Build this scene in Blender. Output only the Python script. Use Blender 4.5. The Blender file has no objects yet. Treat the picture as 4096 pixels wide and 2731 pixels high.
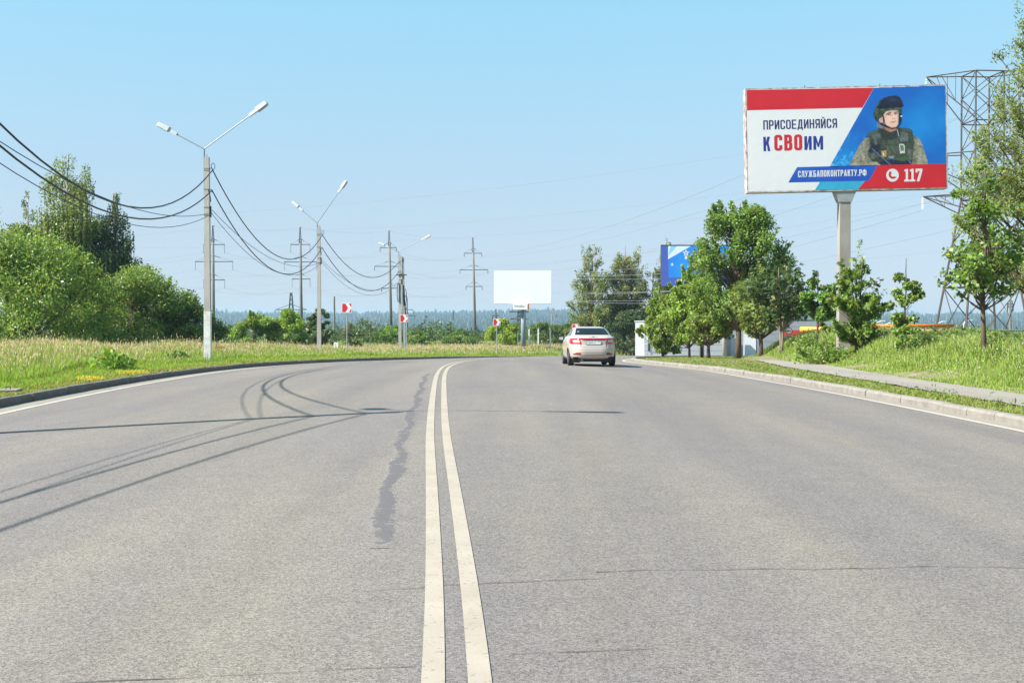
import bpy, bmesh, math, random
import numpy as np
from mathutils import Vector, Matrix

scene = bpy.context.scene
COL = scene.collection
R = math.radians

# ------------------------------------------------------------------ camera, sky, sun, exposure
cam_d = bpy.data.cameras.new('camera'); cam_d.sensor_width = 36; cam_d.lens = 40.0
cam_d.clip_start = 0.1; cam_d.clip_end = 20000
cam = bpy.data.objects.new('camera', cam_d); COL.objects.link(cam)
cam.location = (0, 0, 1.6); cam.rotation_euler = (R(90 - 0.987), 0, 0)
scene.camera = cam

SUN_EL, SUN_AZ = 44.0, 251.5          # degrees; azimuth clockwise from +Y (the view direction)
world = bpy.data.worlds.new('World'); scene.world = world; world.use_nodes = True
wn = world.node_tree.nodes; wl = world.node_tree.links
sky = wn.new('ShaderNodeTexSky'); sky.sky_type = 'NISHITA'; sky.sun_disc = False
sky.sun_elevation = R(SUN_EL); sky.sun_rotation = R(SUN_AZ)
sky.altitude = 0; sky.air_density = 0.5; sky.dust_density = 0.3; sky.ozone_density = 4.0
# tone of the hazy summer sky: flattened contrast, cyan above, greyer in the band of haze near the horizon (same all round)
gam = wn.new('ShaderNodeGamma'); gam.inputs[1].default_value = 0.35; wl.new(sky.outputs[0], gam.inputs[0])
tcw = wn.new('ShaderNodeTexCoord'); sxyz = wn.new('ShaderNodeSeparateXYZ'); wl.new(tcw.outputs['Generated'], sxyz.inputs[0])
rmp = wn.new('ShaderNodeValToRGB'); wl.new(sxyz.outputs[2], rmp.inputs[0])
els = rmp.color_ramp.elements; els[0].position = 0.0175; els[0].color = (.63, .635, .665, 1); els[1].position = 0.259; els[1].color = (.60, .95, .99, 1)
for q, c in ((.087, (.68, .735, .735, 1)), (.174, (.66, .86, .88, 1))):
    e = els.new(q); e.color = c
mulw = wn.new('ShaderNodeMixRGB'); mulw.blend_type = 'MULTIPLY'; mulw.inputs[0].default_value = 1
wl.new(gam.outputs[0], mulw.inputs[1]); wl.new(rmp.outputs[0], mulw.inputs[2])
mulv = wn.new('ShaderNodeVectorMath'); mulv.operation = 'SCALE'; mulv.inputs['Scale'].default_value = 2.3; wl.new(mulw.outputs[0], mulv.inputs[0])
wl.new(mulv.outputs[0], wn['Background'].inputs[0]); wn['Background'].inputs[1].default_value = 0.105

sun_d = bpy.data.lights.new('sun', 'SUN'); sun_d.energy = 4.2; sun_d.angle = R(0.53); sun_d.color = (1.0, 0.955, 0.88)
sun = bpy.data.objects.new('sun', sun_d); COL.objects.link(sun)
sdir = Vector((math.sin(R(SUN_AZ)) * math.cos(R(SUN_EL)), math.cos(R(SUN_AZ)) * math.cos(R(SUN_EL)), math.sin(R(SUN_EL))))
sun.rotation_euler = (-sdir).to_track_quat('-Z', 'Y').to_euler()
sun.location = sdir * 60

scene.view_settings.view_transform = 'Standard'; scene.view_settings.look = 'None'
scene.view_settings.exposure = 1.4; scene.view_settings.gamma = 1.0
scene.view_settings.use_curve_mapping = False
scene.cycles.max_bounces = 6; scene.cycles.volume_bounces = 1; scene.cycles.transparent_max_bounces = 12

# ------------------------------------------------------------------ materials
def new_mat(name):
    m = bpy.data.materials.new(name); m.use_nodes = True
    nt = m.node_tree
    return m, nt, nt.nodes, nt.links, nt.nodes['Principled BSDF']

def mat(name, color, rough=0.6, metal=0.0, spec=0.4, var=0.0, vscale=3.0, bump=0.0, bscale=40.0, stretch=None, color2=None, detail=4.0):
    m, nt, N, L, P = new_mat(name)
    P.inputs['Base Color'].default_value = (*color, 1); P.inputs['Roughness'].default_value = rough
    P.inputs['Metallic'].default_value = metal; P.inputs['Specular IOR Level'].default_value = spec
    if var > 0 or bump > 0:
        tc = N.new('ShaderNodeTexCoord'); mp = N.new('ShaderNodeMapping'); L.new(tc.outputs['Object'], mp.inputs[0])
        if stretch: mp.inputs['Scale'].default_value = stretch
    if var > 0:
        n = N.new('ShaderNodeTexNoise'); n.inputs['Scale'].default_value = vscale; n.inputs['Detail'].default_value = detail
        L.new(mp.outputs[0], n.inputs[0])
        r = N.new('ShaderNodeValToRGB'); r.color_ramp.elements[0].position = 0.3; r.color_ramp.elements[1].position = 0.7
        c2 = color2 if color2 else tuple(c * (1 - var) for c in color)
        r.color_ramp.elements[0].color = (*c2, 1); r.color_ramp.elements[1].color = (*color, 1)
        L.new(n.outputs['Fac'], r.inputs[0]); L.new(r.outputs[0], P.inputs['Base Color'])
    if bump > 0:
        n = N.new('ShaderNodeTexNoise'); n.inputs['Scale'].default_value = bscale; n.inputs['Detail'].default_value = 3
        L.new(mp.outputs[0], n.inputs[0])
        b = N.new('ShaderNodeBump'); b.inputs['Strength'].default_value = bump; b.inputs['Distance'].default_value = 0.02
        L.new(n.outputs['Fac'], b.inputs['Height']); L.new(b.outputs[0], P.inputs['Normal'])
    return m

def leaf_mat(name, transl=0.38, rough=0.42, spec=0.35):
    """colour per leaf comes from the 'Col' attribute (the leaves' own colours)"""
    m, nt, N, L, P = new_mat(name)
    a = N.new('ShaderNodeAttribute'); a.attribute_name = 'Col'
    P.inputs['Roughness'].default_value = rough; P.inputs['Specular IOR Level'].default_value = spec
    L.new(a.outputs['Color'], P.inputs['Base Color'])
    t = N.new('ShaderNodeBsdfTranslucent')
    mx = N.new('ShaderNodeMixRGB'); mx.blend_type = 'MULTIPLY'; mx.inputs[0].default_value = 1
    mx.inputs[2].default_value = (1.25, 1.25, 0.6, 1); L.new(a.outputs['Color'], mx.inputs[1]); L.new(mx.outputs[0], t.inputs[0])
    ms = N.new('ShaderNodeMixShader'); ms.inputs[0].default_value = transl
    L.new(P.outputs[0], ms.inputs[1]); L.new(t.outputs[0], ms.inputs[2])
    L.new(ms.outputs[0], N['Material Output'].inputs['Surface'])
    return m

def asphalt_mat(name, light, dark, warm, speck=1.0, tar=None):
    m, nt, N, L, P = new_mat(name)
    P.inputs['Roughness'].default_value = 0.85; P.inputs['Specular IOR Level'].default_value = 0.25
    tc = N.new('ShaderNodeTexCoord')
    def noise(scale, detail=2, rough=0.5, mapscale=None):
        n = N.new('ShaderNodeTexNoise'); n.inputs['Scale'].default_value = scale; n.inputs['Detail'].default_value = detail
        n.inputs['Roughness'].default_value = rough
        if mapscale:
            mp = N.new('ShaderNodeMapping'); mp.inputs['Scale'].default_value = mapscale
            L.new(tc.outputs['Object'], mp.inputs[0]); L.new(mp.outputs[0], n.inputs[0])
        else: L.new(tc.outputs['Object'], n.inputs[0])
        return n
    def ramp(src, p0, c0, p1, c1):
        r = N.new('ShaderNodeValToRGB'); e = r.color_ramp.elements
        e[0].position = p0; e[0].color = (*c0, 1); e[1].position = p1; e[1].color = (*c1, 1); L.new(src, r.inputs[0]); return r
    def mix(a, b, fac, mode='MIX'):
        x = N.new('ShaderNodeMixRGB'); x.blend_type = mode
        if isinstance(fac, float): x.inputs[0].default_value = fac
        else: L.new(fac, x.inputs[0])
        L.new(a, x.inputs[1]); L.new(b, x.inputs[2]); return x
    # broad patches: grey against sandy drift, drawn out along the road
    big = noise(0.55, 4, 0.6, (1.0, 0.16, 1.0))
    base = ramp(big.outputs['Fac'], 0.38, light, 0.66, warm)
    mid = noise(2.3, 3, 0.6)
    midr = ramp(mid.outputs['Fac'], 0.3, (0.95, 0.95, 0.95), 0.7, (1.04, 1.04, 1.04))
    c = mix(base.outputs[0], midr.outputs[0], 1.0, 'MULTIPLY')
    # wheel tracks and drips, drawn out along the road
    trk = noise(1.0, 3, 0.55, (0.85, 0.035, 1.0)); tr = ramp(trk.outputs['Fac'], 0.32, (0.90, 0.90, 0.91), 0.62, (1.05, 1.05, 1.04)); c = mix(c.outputs[0], tr.outputs[0], 1.0, 'MULTIPLY')
    stn = noise(0.8, 5, 0.7); sr = ramp(stn.outputs['Fac'], 0.26, (0.86, 0.86, 0.87), 0.38, (1, 1, 1)); c = mix(c.outputs[0], sr.outputs[0], 0.8, 'MULTIPLY')
    # aggregate stones
    v = N.new('ShaderNodeTexVoronoi'); v.inputs['Scale'].default_value = 95; L.new(tc.outputs['Object'], v.inputs[0])
    sep = N.new('ShaderNodeSeparateColor'); L.new(v.outputs['Color'], sep.inputs[0])
    st = ramp(sep.outputs[0], 0.05, (0.60, 0.60, 0.61), 0.95, (1.38, 1.37, 1.35))
    c = mix(c.outputs[0], st.outputs[0], 0.85 * speck, 'MULTIPLY')
    # dark pits between the stones
    pit = noise(70, 2, 0.7)
    pr = ramp(pit.outputs['Fac'], 0.30, dark, 0.41, (1, 1, 1))
    c = mix(c.outputs[0], pr.outputs[0], 0.8, 'MULTIPLY')
    pit2 = noise(14, 3, 0.75)
    pr2 = ramp(pit2.outputs['Fac'], 0.22, (0.55, 0.55, 0.55), 0.36, (1, 1, 1))
    c = mix(c.outputs[0], pr2.outputs[0], 0.6, 'MULTIPLY')
    if tar:       # ragged bitumen seal; 'Col' is 1 along the middle of the strip, 0 at its edges
        at = N.new('ShaderNodeAttribute'); at.attribute_name = 'Col'
        tn = noise(6, 6, 0.7); mth = N.new('ShaderNodeMath'); mth.operation = 'ADD'; sep2 = N.new('ShaderNodeSeparateColor'); L.new(at.outputs['Color'], sep2.inputs[0])
        L.new(sep2.outputs[0], mth.inputs[0]); L.new(tn.outputs['Fac'], mth.inputs[1])
        mr = ramp(mth.outputs[0], 0.96, (0, 0, 0), 1.10, (1, 1, 1)); tc2 = N.new('ShaderNodeRGB'); tc2.outputs[0].default_value = (*tar, 1)
        tm = mix(tc2.outputs[0], st.outputs[0], 0.25, 'MULTIPLY'); c = mix(c.outputs[0], tm.outputs[0], mr.outputs[0])
    L.new(c.outputs[0], P.inputs['Base Color'])
    b = N.new('ShaderNodeBump'); b.inputs['Strength'].default_value = 0.45; b.inputs['Distance'].default_value = 0.006
    L.new(v.outputs['Distance'], b.inputs['Height']); L.new(b.outputs[0], P.inputs['Normal'])
    return m

def paint_mat(name, color, wear_color, wear=0.39):
    m, nt, N, L, P = new_mat(name)
    P.inputs['Roughness'].default_value = 0.75; P.inputs['Specular IOR Level'].default_value = 0.3
    tc = N.new('ShaderNodeTexCoord')
    n = N.new('ShaderNodeTexNoise'); n.inputs['Scale'].default_value = 38; n.inputs['Detail'].default_value = 4; L.new(tc.outputs['Object'], n.inputs[0])
    n2 = N.new('ShaderNodeTexNoise'); n2.inputs['Scale'].default_value = 3; n2.inputs['Detail'].default_value = 3; L.new(tc.outputs['Object'], n2.inputs[0])
    r = N.new('ShaderNodeValToRGB'); r.color_ramp.elements[0].position = wear - 0.06; r.color_ramp.elements[1].position = wear
    r.color_ramp.elements[0].color = (*wear_color, 1); r.color_ramp.elements[1].color = (*color, 1)
    L.new(n.outputs['Fac'], r.inputs[0])
    r2 = N.new('ShaderNodeValToRGB'); r2.color_ramp.elements[0].color = (0.76, 0.75, 0.73, 1); r2.color_ramp.elements[1].color = (1.10, 1.10, 1.10, 1)
    L.new(n2.outputs['Fac'], r2.inputs[0])
    x = N.new('ShaderNodeMixRGB'); x.blend_type = 'MULTIPLY'; x.inputs[0].default_value = 1
    L.new(r.outputs[0], x.inputs[1]); L.new(r2.outputs[0], x.inputs[2]); L.new(x.outputs[0], P.inputs['Base Color'])
    b = N.new('ShaderNodeBump'); b.inputs['Strength'].default_value = 0.3; b.inputs['Distance'].default_value = 0.004
    L.new(n.outputs['Fac'], b.inputs['Height']); L.new(b.outputs[0], P.inputs['Normal'])
    return m

M = {}
M['asphalt'] = asphalt_mat('asphalt', (0.166, 0.149, 0.145), (0.20, 0.19, 0.18), (0.192, 0.171, 0.146))
M['tar'] = asphalt_mat('asphalt_sealed', (0.166, 0.149, 0.145), (0.20, 0.19, 0.18), (0.192, 0.171, 0.146), tar=(0.115, 0.106, 0.110))
M['gutter'] = asphalt_mat('sandy_gutter', (0.225, 0.20, 0.175), (0.6, 0.6, 0.6), (0.26, 0.235, 0.20), 0.7)
M['path'] = asphalt_mat('path_asphalt', (0.25, 0.222, 0.20), (0.6, 0.6, 0.6), (0.29, 0.26, 0.225), 0.6)
M['dark_kerb'] = mat('stained_shade_kerb', (0.16, 0.14, 0.125), 0.9, var=0.35, vscale=5, bump=0.6, bscale=35)  # outer kerb: dirt, plus the shade on its road face put into the colour
M['crack'] = mat('crack', (0.075, 0.065, 0.06), 0.9)
M['line'] = paint_mat('road_paint', (0.36, 0.312, 0.258), (0.23, 0.20, 0.17))
M['edge_paint'] = paint_mat('edge_paint', (0.44, 0.395, 0.345), (0.30, 0.27, 0.24))
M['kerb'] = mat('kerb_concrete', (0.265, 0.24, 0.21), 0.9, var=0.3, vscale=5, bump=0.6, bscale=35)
M['soil'] = mat('soil', (0.24, 0.19, 0.125), 0.95, var=0.5, vscale=1.2, color2=(0.10, 0.12, 0.04))
M['ground'] = mat('meadow_ground', (0.085, 0.12, 0.03), 0.95, var=0.4, vscale=0.06, color2=(0.14, 0.15, 0.05), spec=0.1)
M['leaf'] = leaf_mat('leaf')
M['grass'] = leaf_mat('grass_blade', 0.35, 0.55, 0.2)
M['bark'] = mat('bark', (0.15, 0.105, 0.075), 0.95, var=0.5, vscale=9, bump=0.8, bscale=25, stretch=(1, 1, 0.2))
M['bark_pale'] = mat('bark_pale', (0.30, 0.24, 0.18), 0.95, var=0.5, vscale=8, bump=0.6, bscale=25)
M['birch_bark'] = mat('birch_bark', (0.55, 0.50, 0.45), 0.9, var=0.8, vscale=5, stretch=(1, 1, 3))
M['concrete'] = mat('pole_concrete', (0.47, 0.45, 0.41), 0.9, var=0.22, vscale=2.2, bump=0.4, bscale=30, stretch=(1, 1, 0.3))
M['whitewash'] = mat('whitewash', (0.78, 0.77, 0.74), 0.9, var=0.5, vscale=4.5, color2=(0.5, 0.48, 0.44), detail=8)
M['old_concrete'] = mat('old_concrete', (0.21, 0.20, 0.18), 0.9, var=0.35, vscale=0.8, stretch=(1, 1, 0.4))
M['dark_steel'] = mat('dark_steel', (0.05, 0.05, 0.052), 0.6, metal=0.3)
M['lamp_white'] = mat('lamp_white', (0.52, 0.53, 0.54), 0.35, var=0.12, vscale=6)
M['lamp_glass'] = mat('lamp_glass', (0.30, 0.31, 0.32), 0.15, spec=0.5)
M['galv'] = mat('galvanised', (0.24, 0.26, 0.28), 0.5, metal=0.2, var=0.2, vscale=6)
M['cable'] = mat('cable', (0.012, 0.012, 0.014), 0.5)
M['wire'] = mat('wire', (0.30, 0.31, 0.33), 0.5, metal=0.5)
M['insulator'] = mat('insulator', (0.10, 0.14, 0.13), 0.2)
M['glass_ins'] = mat('glass_insulator', (0.55, 0.66, 0.62), 0.15)
M['rust'] = mat('rusty_steel', (0.105, 0.07, 0.06), 0.8, metal=0.1, var=0.5, vscale=3, color2=(0.06, 0.055, 0.055))
M['white'] = mat('white_paint', (0.78, 0.78, 0.79), 0.45)
M['red'] = mat('sign_red', (0.62, 0.022, 0.035), 0.4)
M['signpole'] = mat('sign_pole', (0.42, 0.45, 0.48), 0.4, metal=0.5)
M['bluegrey'] = mat('blue_grey_post', (0.20, 0.25, 0.29), 0.5, var=0.15, vscale=1.5)

# ------------------------------------------------------------------ object helpers
def tag(o, label=None, cat=None, group=None, kind=None):
    if label: o['label'] = label
    if cat: o['category'] = cat
    if group: o['group'] = group
    if kind: o['kind'] = kind
    return o

def empty(name, loc, label=None, cat=None, group=None, rz=0.0):
    o = bpy.data.objects.new(name, None); COL.objects.link(o); o.location = loc; o.rotation_euler = (0, 0, rz)
    o.empty_display_size = 0.3
    return tag(o, label, cat, group)

def link_mesh(name, me, m=None, parent=None, loc=None, rot=None):
    o = bpy.data.objects.new(name, me); COL.objects.link(o)
    if m is not None and not me.materials: me.materials.append(m)
    if parent: o.parent = parent
    if loc is not None: o.location = loc
    if rot is not None: o.rotation_euler = rot
    return o

class MB:
    """collects vertices and faces for ONE mesh"""
    def __init__(s): s.v = []; s.f = []
    def add(s, v, f):
        n = len(s.v); s.v += [tuple(p) for p in v]; s.f += [tuple(i + n for i in q) for q in f]; return s
    def box(s, c, d, rot=None):
        x, y, z = d[0] / 2, d[1] / 2, d[2] / 2
        v = [Vector((a, b, e)) for a in (-x, x) for b in (-y, y) for e in (-z, z)]
        if rot is not None: v = [rot @ p for p in v]
        v = [p + Vector(c) for p in v]
        return s.add(v, [(0, 1, 3, 2), (4, 6, 7, 5), (0, 4, 5, 1), (2, 3, 7, 6), (0, 2, 6, 4), (1, 5, 7, 3)])
    def taper(s, c0, d0, c1, d1):
        """frustum with rectangular ends at heights c0[2], c1[2]"""
        v = []
        for c, d in ((c0, d0), (c1, d1)):
            for a, b in ((-1, -1), (1, -1), (1, 1), (-1, 1)): v.append((c[0] + a * d[0] / 2, c[1] + b * d[1] / 2, c[2]))
        return s.add(v, [(3, 2, 1, 0), (4, 5, 6, 7), (0, 1, 5, 4), (1, 2, 6, 5), (2, 3, 7, 6), (3, 0, 4, 7)])
    def tube(s, pts, rad, n=6, cap=True):
        pts = [Vector(p) for p in pts]
        if not hasattr(rad, '__len__'): rad = [rad] * len(pts)
        rings = []; up = None
        for i, p in enumerate(pts):
            t = (pts[min(i + 1, len(pts) - 1)] - pts[max(i - 1, 0)]).normalized()
            if up is None:
                up = Vector((0, 0, 1)) if abs(t.z) < 0.9 else Vector((1, 0, 0))
            a = t.cross(up).normalized(); b = a.cross(t).normalized(); up = b
            rings.append([p + (a * math.cos(2 * math.pi * k / n) + b * math.sin(2 * math.pi * k / n)) * rad[i] for k in range(n)])
        v = [q for r in rings for q in r]; f = []
        for i in range(len(pts) - 1):
            for k in range(n):
                f.append((i * n + k, i * n + (k + 1) % n, (i + 1) * n + (k + 1) % n, (i + 1) * n + k))
        if cap: f.append(tuple(range(n))[::-1]); f.append(tuple((len(pts) - 1) * n + k for k in range(n)))
        return s.add(v, f)
    def prism(s, poly, mapf, t0, t1):
        """polygon (2D) extruded between offsets t0 and t1; mapf(u,v,t) -> point"""
        n = len(poly)
        v = [mapf(u, w, t0) for u, w in poly] + [mapf(u, w, t1) for u, w in poly]
        f = [tuple(range(n))[::-1], tuple(range(n, 2 * n))] + [(i, (i + 1) % n, n + (i + 1) % n, n + i) for i in range(n)]
        return s.add(v, f)
    def build(s, name, m, parent=None, smooth=False, loc=None, rot=None):
        me = bpy.data.meshes.new(name); me.from_pydata(s.v, [], s.f); me.update()
        if smooth: me.polygons.foreach_set('use_smooth', [True] * len(me.polygons))
        return link_mesh(name, me, m, parent, loc, rot)

def np_mesh(name, verts, quads=None, tris=None, colors=None, m=None, parent=None, smooth=False):
    """fast mesh from numpy arrays; colors per vertex"""
    me = bpy.data.meshes.new(name); verts = np.asarray(verts, np.float32)
    me.vertices.add(len(verts)); me.vertices.foreach_set('co', verts.ravel())
    loops = []; starts = []; tot = 0
    if quads is not None and len(quads):
        q = np.asarray(quads, np.int32); loops.append(q.ravel()); starts.append(np.arange(len(q)) * 4); tot = len(q) * 4
    if tris is not None and len(tris):
        t = np.asarray(tris, np.int32); loops.append(t.ravel()); starts.append(tot + np.arange(len(t)) * 3)
    lo = np.concatenate(loops).astype(np.int32); st = np.concatenate(starts).astype(np.int32)
    me.loops.add(len(lo)); me.loops.foreach_set('vertex_index', lo)
    me.polygons.add(len(st)); me.polygons.foreach_set('loop_start', st)
    me.update(calc_edges=True)
    if smooth: me.polygons.foreach_set('use_smooth', np.ones(len(st), bool))
    if colors is not None:
        a = me.color_attributes.new('Col', 'FLOAT_COLOR', 'POINT')
        c = np.ones((len(verts), 4), np.float32); c[:, :3] = colors; a.data.foreach_set('color', c.ravel())
    me.validate()
    return link_mesh(name, me, m, parent)

def P(xd, yd, Y):
    """point at distance Y seen at that place of the photograph (2352 wide): used to survey real positions"""
    return Vector(((xd - 1176) / 2613.0 * Y, Y, 1.6 - (yd - 739) / 2613.0 * Y))

# ------------------------------------------------------------------ road alignment and terrain
_kn = [(-200, .0165), (12, .0165), (28, -.006), (46, -.018), (65, -.026), (92, -.028), (112, -.031), (500, -.031)]
_ys = np.arange(-100, 400, .25); _sl = np.interp(_ys, [k[0] for k in _kn], [k[1] for k in _kn])
_pz = np.concatenate([[0], np.cumsum((_sl[1:] + _sl[:-1]) / 2 * .25)]); _pz = _pz - np.interp(0, _ys, _pz) - .06
def prof(Y): return np.interp(Y, _ys, _pz)

_ck = np.array([(0.9, -32), (0.55, -20), (.38, -9), (.0, 0), (-.243, 5), (-.572, 9.6), (-1.0, 15.3), (-1.54, 24), (-1.9, 30.5), (-2.12, 36.5), (-2.1, 42), (-1.8, 47.5),
                (-.75, 57.5), (.95, 69.5), (3.1, 80.2), (6.3, 92.5), (10.6, 105), (16.4, 118), (24.2, 131), (34.5, 143.5), (47, 154), (62, 162)])
def _catmull(k, n=14):
    out = []
    for i in range(1, len(k) - 2):
        p0, p1, p2, p3 = k[i - 1], k[i], k[i + 1], k[i + 2]
        for t in np.linspace(0, 1, n, endpoint=False):
            out.append(.5 * ((2 * p1) + (-p0 + p2) * t + (2 * p0 - 5 * p1 + 4 * p2 - p3) * t * t + (-p0 + 3 * p1 - 3 * p2 + p3) * t ** 3))
    return np.array(out)
_c = _catmull(_ck)
_ker = np.ones(9) / 9
_cs = np.stack([np.convolve(np.pad(_c[:, j], 4, mode='edge'), _ker, 'valid') for j in (0, 1)], 1); _cs[:5] = _c[:5]; _cs[-5:] = _c[-5:]; _c = _cs
_S = np.concatenate([[0], np.cumsum(np.hypot(*np.diff(_c, axis=0).T))]); _S -= np.interp(0, _c[:, 1], _S)
_T = np.gradient(_c, axis=0); _T /= np.hypot(_T[:, 0], _T[:, 1])[:, None]
def rp(s, d):
    """station s, offset d (right positive) -> X, Y"""
    cx, cy = np.interp(s, _S, _c[:, 0]), np.interp(s, _S, _c[:, 1])
    tx, ty = np.interp(s, _S, _T[:, 0]), np.interp(s, _S, _T[:, 1])
    return cx + ty * d, cy - tx * d
def sd(X, Y):
    X = np.atleast_1d(np.asarray(X, float)); Y = np.atleast_1d(np.asarray(Y, float))
    i = np.empty(len(X), int)
    for a in range(0, len(X), 20000):
        q = (X[a:a + 20000, None] - _c[None, :, 0]) ** 2 + (Y[a:a + 20000, None] - _c[None, :, 1]) ** 2
        i[a:a + 20000] = q.argmin(1)
    dx, dy = X - _c[i, 0], Y - _c[i, 1]
    return _S[i] + dx * _T[i, 0] + dy * _T[i, 1], dx * _T[i, 1] - dy * _T[i, 0]
S0, S1 = -15.0, 165.0
def o_rline(s): return np.interp(s, [0, 20, 36, 40, 43, 46, 49, 52, 55, 60, 70, 200], [8.5, 8.65, 9.05, 9.0, 8.65, 8.1, 7.45, 6.9, 6.5, 6.25, 6.2, 6.2])
def o_rkerb(s): return o_rline(s) + .42
def o_swl(s): return np.interp(s, [0, 19, 23, 26, 32, 43, 55, 62], [9.9, 10.05, 10.2, 10.4, 10.95, 12.0, 12.7, 13.1])
def o_swr(s): return np.interp(s, [0, 19, 22.4, 27.3, 34, 44, 55, 62], [11.4, 11.45, 11.6, 11.95, 12.8, 14.0, 13.7, 13.2])
OL, OLK = -7.4, -8.0
def zroad(Y, d): return prof(Y) - .2 * (np.minimum(np.abs(d), 9.5) / 8.0) ** 1.3
def sstep(a, b, x): t = np.clip((x - a) / (b - a), 0, 1); return t * t * (3 - 2 * t)
_fy = [-200, 0, 50, 95, 115, 215, 300, 500, 900, 1500, 2500, 3300, 4000, 4600, 8000]
def field(Y):
    near = prof(np.minimum(Y, 95)) + .15
    far = np.interp(Y, [95, 115, 215, 300, 500, 900, 1500, 2300, 3200, 4000, 4600, 9000], [float(prof(95)) + .15, -1.4, -2.3, -4.2, -10, -22, -29, -26, -7, 13, 16, 0])
    return np.where(Y < 95, near, far)
def bank(Y): return np.interp(Y, [-50, 45, 52, 58, 64, 68, 75, 82, 95, 115], [.80, .80, .76, .64, .28, .08, -.28, -.45, -1.0, -1.4])
def GZ(X, Y):
    """true height of the ground outside the carriageway"""
    X = np.atleast_1d(np.asarray(X, float)); Y = np.atleast_1d(np.asarray(Y, float))
    s, d = sd(X, Y); ze = prof(Y) - .2
    f = field(Y)
    hills = sstep(2200, 3600, Y) * (5.5 * np.sin(X / 610 + 1.2) + 3.5 * np.sin(X / 230 + .3) + 2 * np.sin(X / 97 + Y / 300) - .0011 * X + 2) + sstep(150, 500, Y) * 1.2 * np.sin(X / 90) * np.sin(Y / 130)
    f = f + hills
    left = ze + .15 + (f - ze - .15) * sstep(8.2, 15, -d)
    o2 = o_swr(np.minimum(s, 62))
    b = bank(Y)
    low = np.where(Y < 115, -.75 - .65 * sstep(60, 115, Y), f)
    right = ze + .115 + (b - ze - .115) * sstep(0, 2.1, d - o2 - .05)
    right = np.where(d > o2 + 5, b + (low - b) * sstep(5, 15, d - o2), right)
    z = np.where(d < 0, left, right)
    w = sstep(115, 150, Y); w = np.maximum(w, sstep(S1 - 20, S1, s))
    w = np.where((s > S1) , 1.0, w * sstep(18, 30, np.abs(d)))
    return z * (1 - w) + f * w
def gz(x, y): return float(GZ([x], [y])[0])

# main ground sheet, to the horizon
def _axis(a, b, step, lo, hi, g):
    v = list(np.arange(a, b + 1e-6, step)); t = step; x = b
    while x < hi: t *= g; x += t; v.append(min(x, hi))
    t = step; x = a; pre = []
    while x > lo: t *= g; x -= t; pre.append(max(x, lo))
    return np.array(pre[::-1] + v)
gx = _axis(-44, 44, 1.0, -4200, 4200, 1.16); gy = _axis(-24, 175, 1.0, -300, 5200, 1.10)
GX, GYY = np.meshgrid(gx, gy); fx, fyy = GX.ravel(), GYY.ravel()
zz = GZ(fx, fyy); s_, d_ = sd(fx, fyy)
inside = (s_ > S0 - 8) & (s_ < S1 + 8)
zz = zz - .75 * (1 - sstep(17.5, 21.5, np.abs(d_))) * inside
nx_, ny_ = len(gx), len(gy)
ii = (np.arange(ny_ - 1)[:, None] * nx_ + np.arange(nx_ - 1)[None, :]).ravel()
g = np_mesh('ground', np.stack([fx, fyy, zz], 1), quads=np.stack([ii, ii + 1, ii + 1 + nx_, ii + nx_], 1), m=M['ground'], smooth=True)
tag(g, 'wide grassy ground sloping off to the valley', 'ground', kind='structure')

stations = np.concatenate([np.arange(S0, 75, .5), np.arange(75, S1 + .1, 1.0)])
def strip(name, offs, zfun, m, stn=stations, parent=None, smooth=True):
    """sheet along the road; offs: list of offset functions/values, zfun(X,Y,s,d,col)"""
    cols = []
    for j, o in enumerate(offs):
        d = o(stn) if callable(o) else np.full(len(stn), o)
        X, Y = rp(stn, d); cols.append(np.stack([X, Y, zfun(X, Y, stn, d)], 1))
    nC = len(cols); V = np.stack(cols, 1).reshape(-1, 3)
    k = (np.arange(len(stn) - 1)[:, None] * nC + np.arange(nC - 1)[None, :]).ravel()
    return np_mesh(name, V, quads=np.stack([k, k + 1, k + 1 + nC, k + nC], 1), m=m, parent=parent, smooth=smooth)

def lerp_off(a, b, t): return lambda s: (a(s) if callable(a) else a) * (1 - t) + (b(s) if callable(b) else b) * t
road = strip('road', [lerp_off(OLK - .02, 0.0, t) for t in np.linspace(0, 1, 15)] + [lerp_off(0.0, lambda s: o_rkerb(s) + .02, t) for t in np.linspace(0, 1, 16)[1:]],
             lambda X, Y, s, d: zroad(Y, d), M['asphalt'])
tag(road, 'grey sun-bleached asphalt road bending right over a crest', 'road', kind='structure')

vl = strip('verge', [OLK - .13, OLK - .25, -8.6, -9.2, -10, -11, -12.5, -14, -16, -18, -20, -22, -24],
           lambda X, Y, s, d: np.where(d < -23, GZ(X, Y) - .12, GZ(X, Y) - .02), M['soil'])
tag(vl, 'grassy verge along the outer side of the bend', 'verge', kind='structure')
vr = strip('verge', [lambda s: o_rkerb(s) + .14, lambda s: o_rkerb(s) + .35] + [lerp_off(lambda s: o_rkerb(s) + .35, lambda s: 14.0 + 0 * s, t) for t in (.2, .4, .6, .8, 1)] + [14.5, 15, 15.6, 16.3, 17, 18, 20, 22, 24],
           lambda X, Y, s, d: np.where(d > 23, GZ(X, Y) - .12, GZ(X, Y) - .02), M['soil'])
tag(vr, 'grassy verge and low bank on the inner side of the bend', 'verge', kind='structure')
rngs = np.random.default_rng(5)
swst = np.arange(S0, 61.6, .5); _j1 = rngs.normal(0, .05, 400); _j2 = rngs.normal(0, .06, 400)
def _jit(f, j): return lambda s: f(s) + np.interp(s, np.linspace(S0, 62, 400), j)
sw = strip('footpath', [_jit(o_swl, _j1), lerp_off(o_swl, o_swr, .35), lerp_off(o_swl, o_swr, .7), _jit(o_swr, _j2)],
           lambda X, Y, s, d: prof(Y) - .2 + .115 + .02, M['path'], stn=swst)
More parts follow.
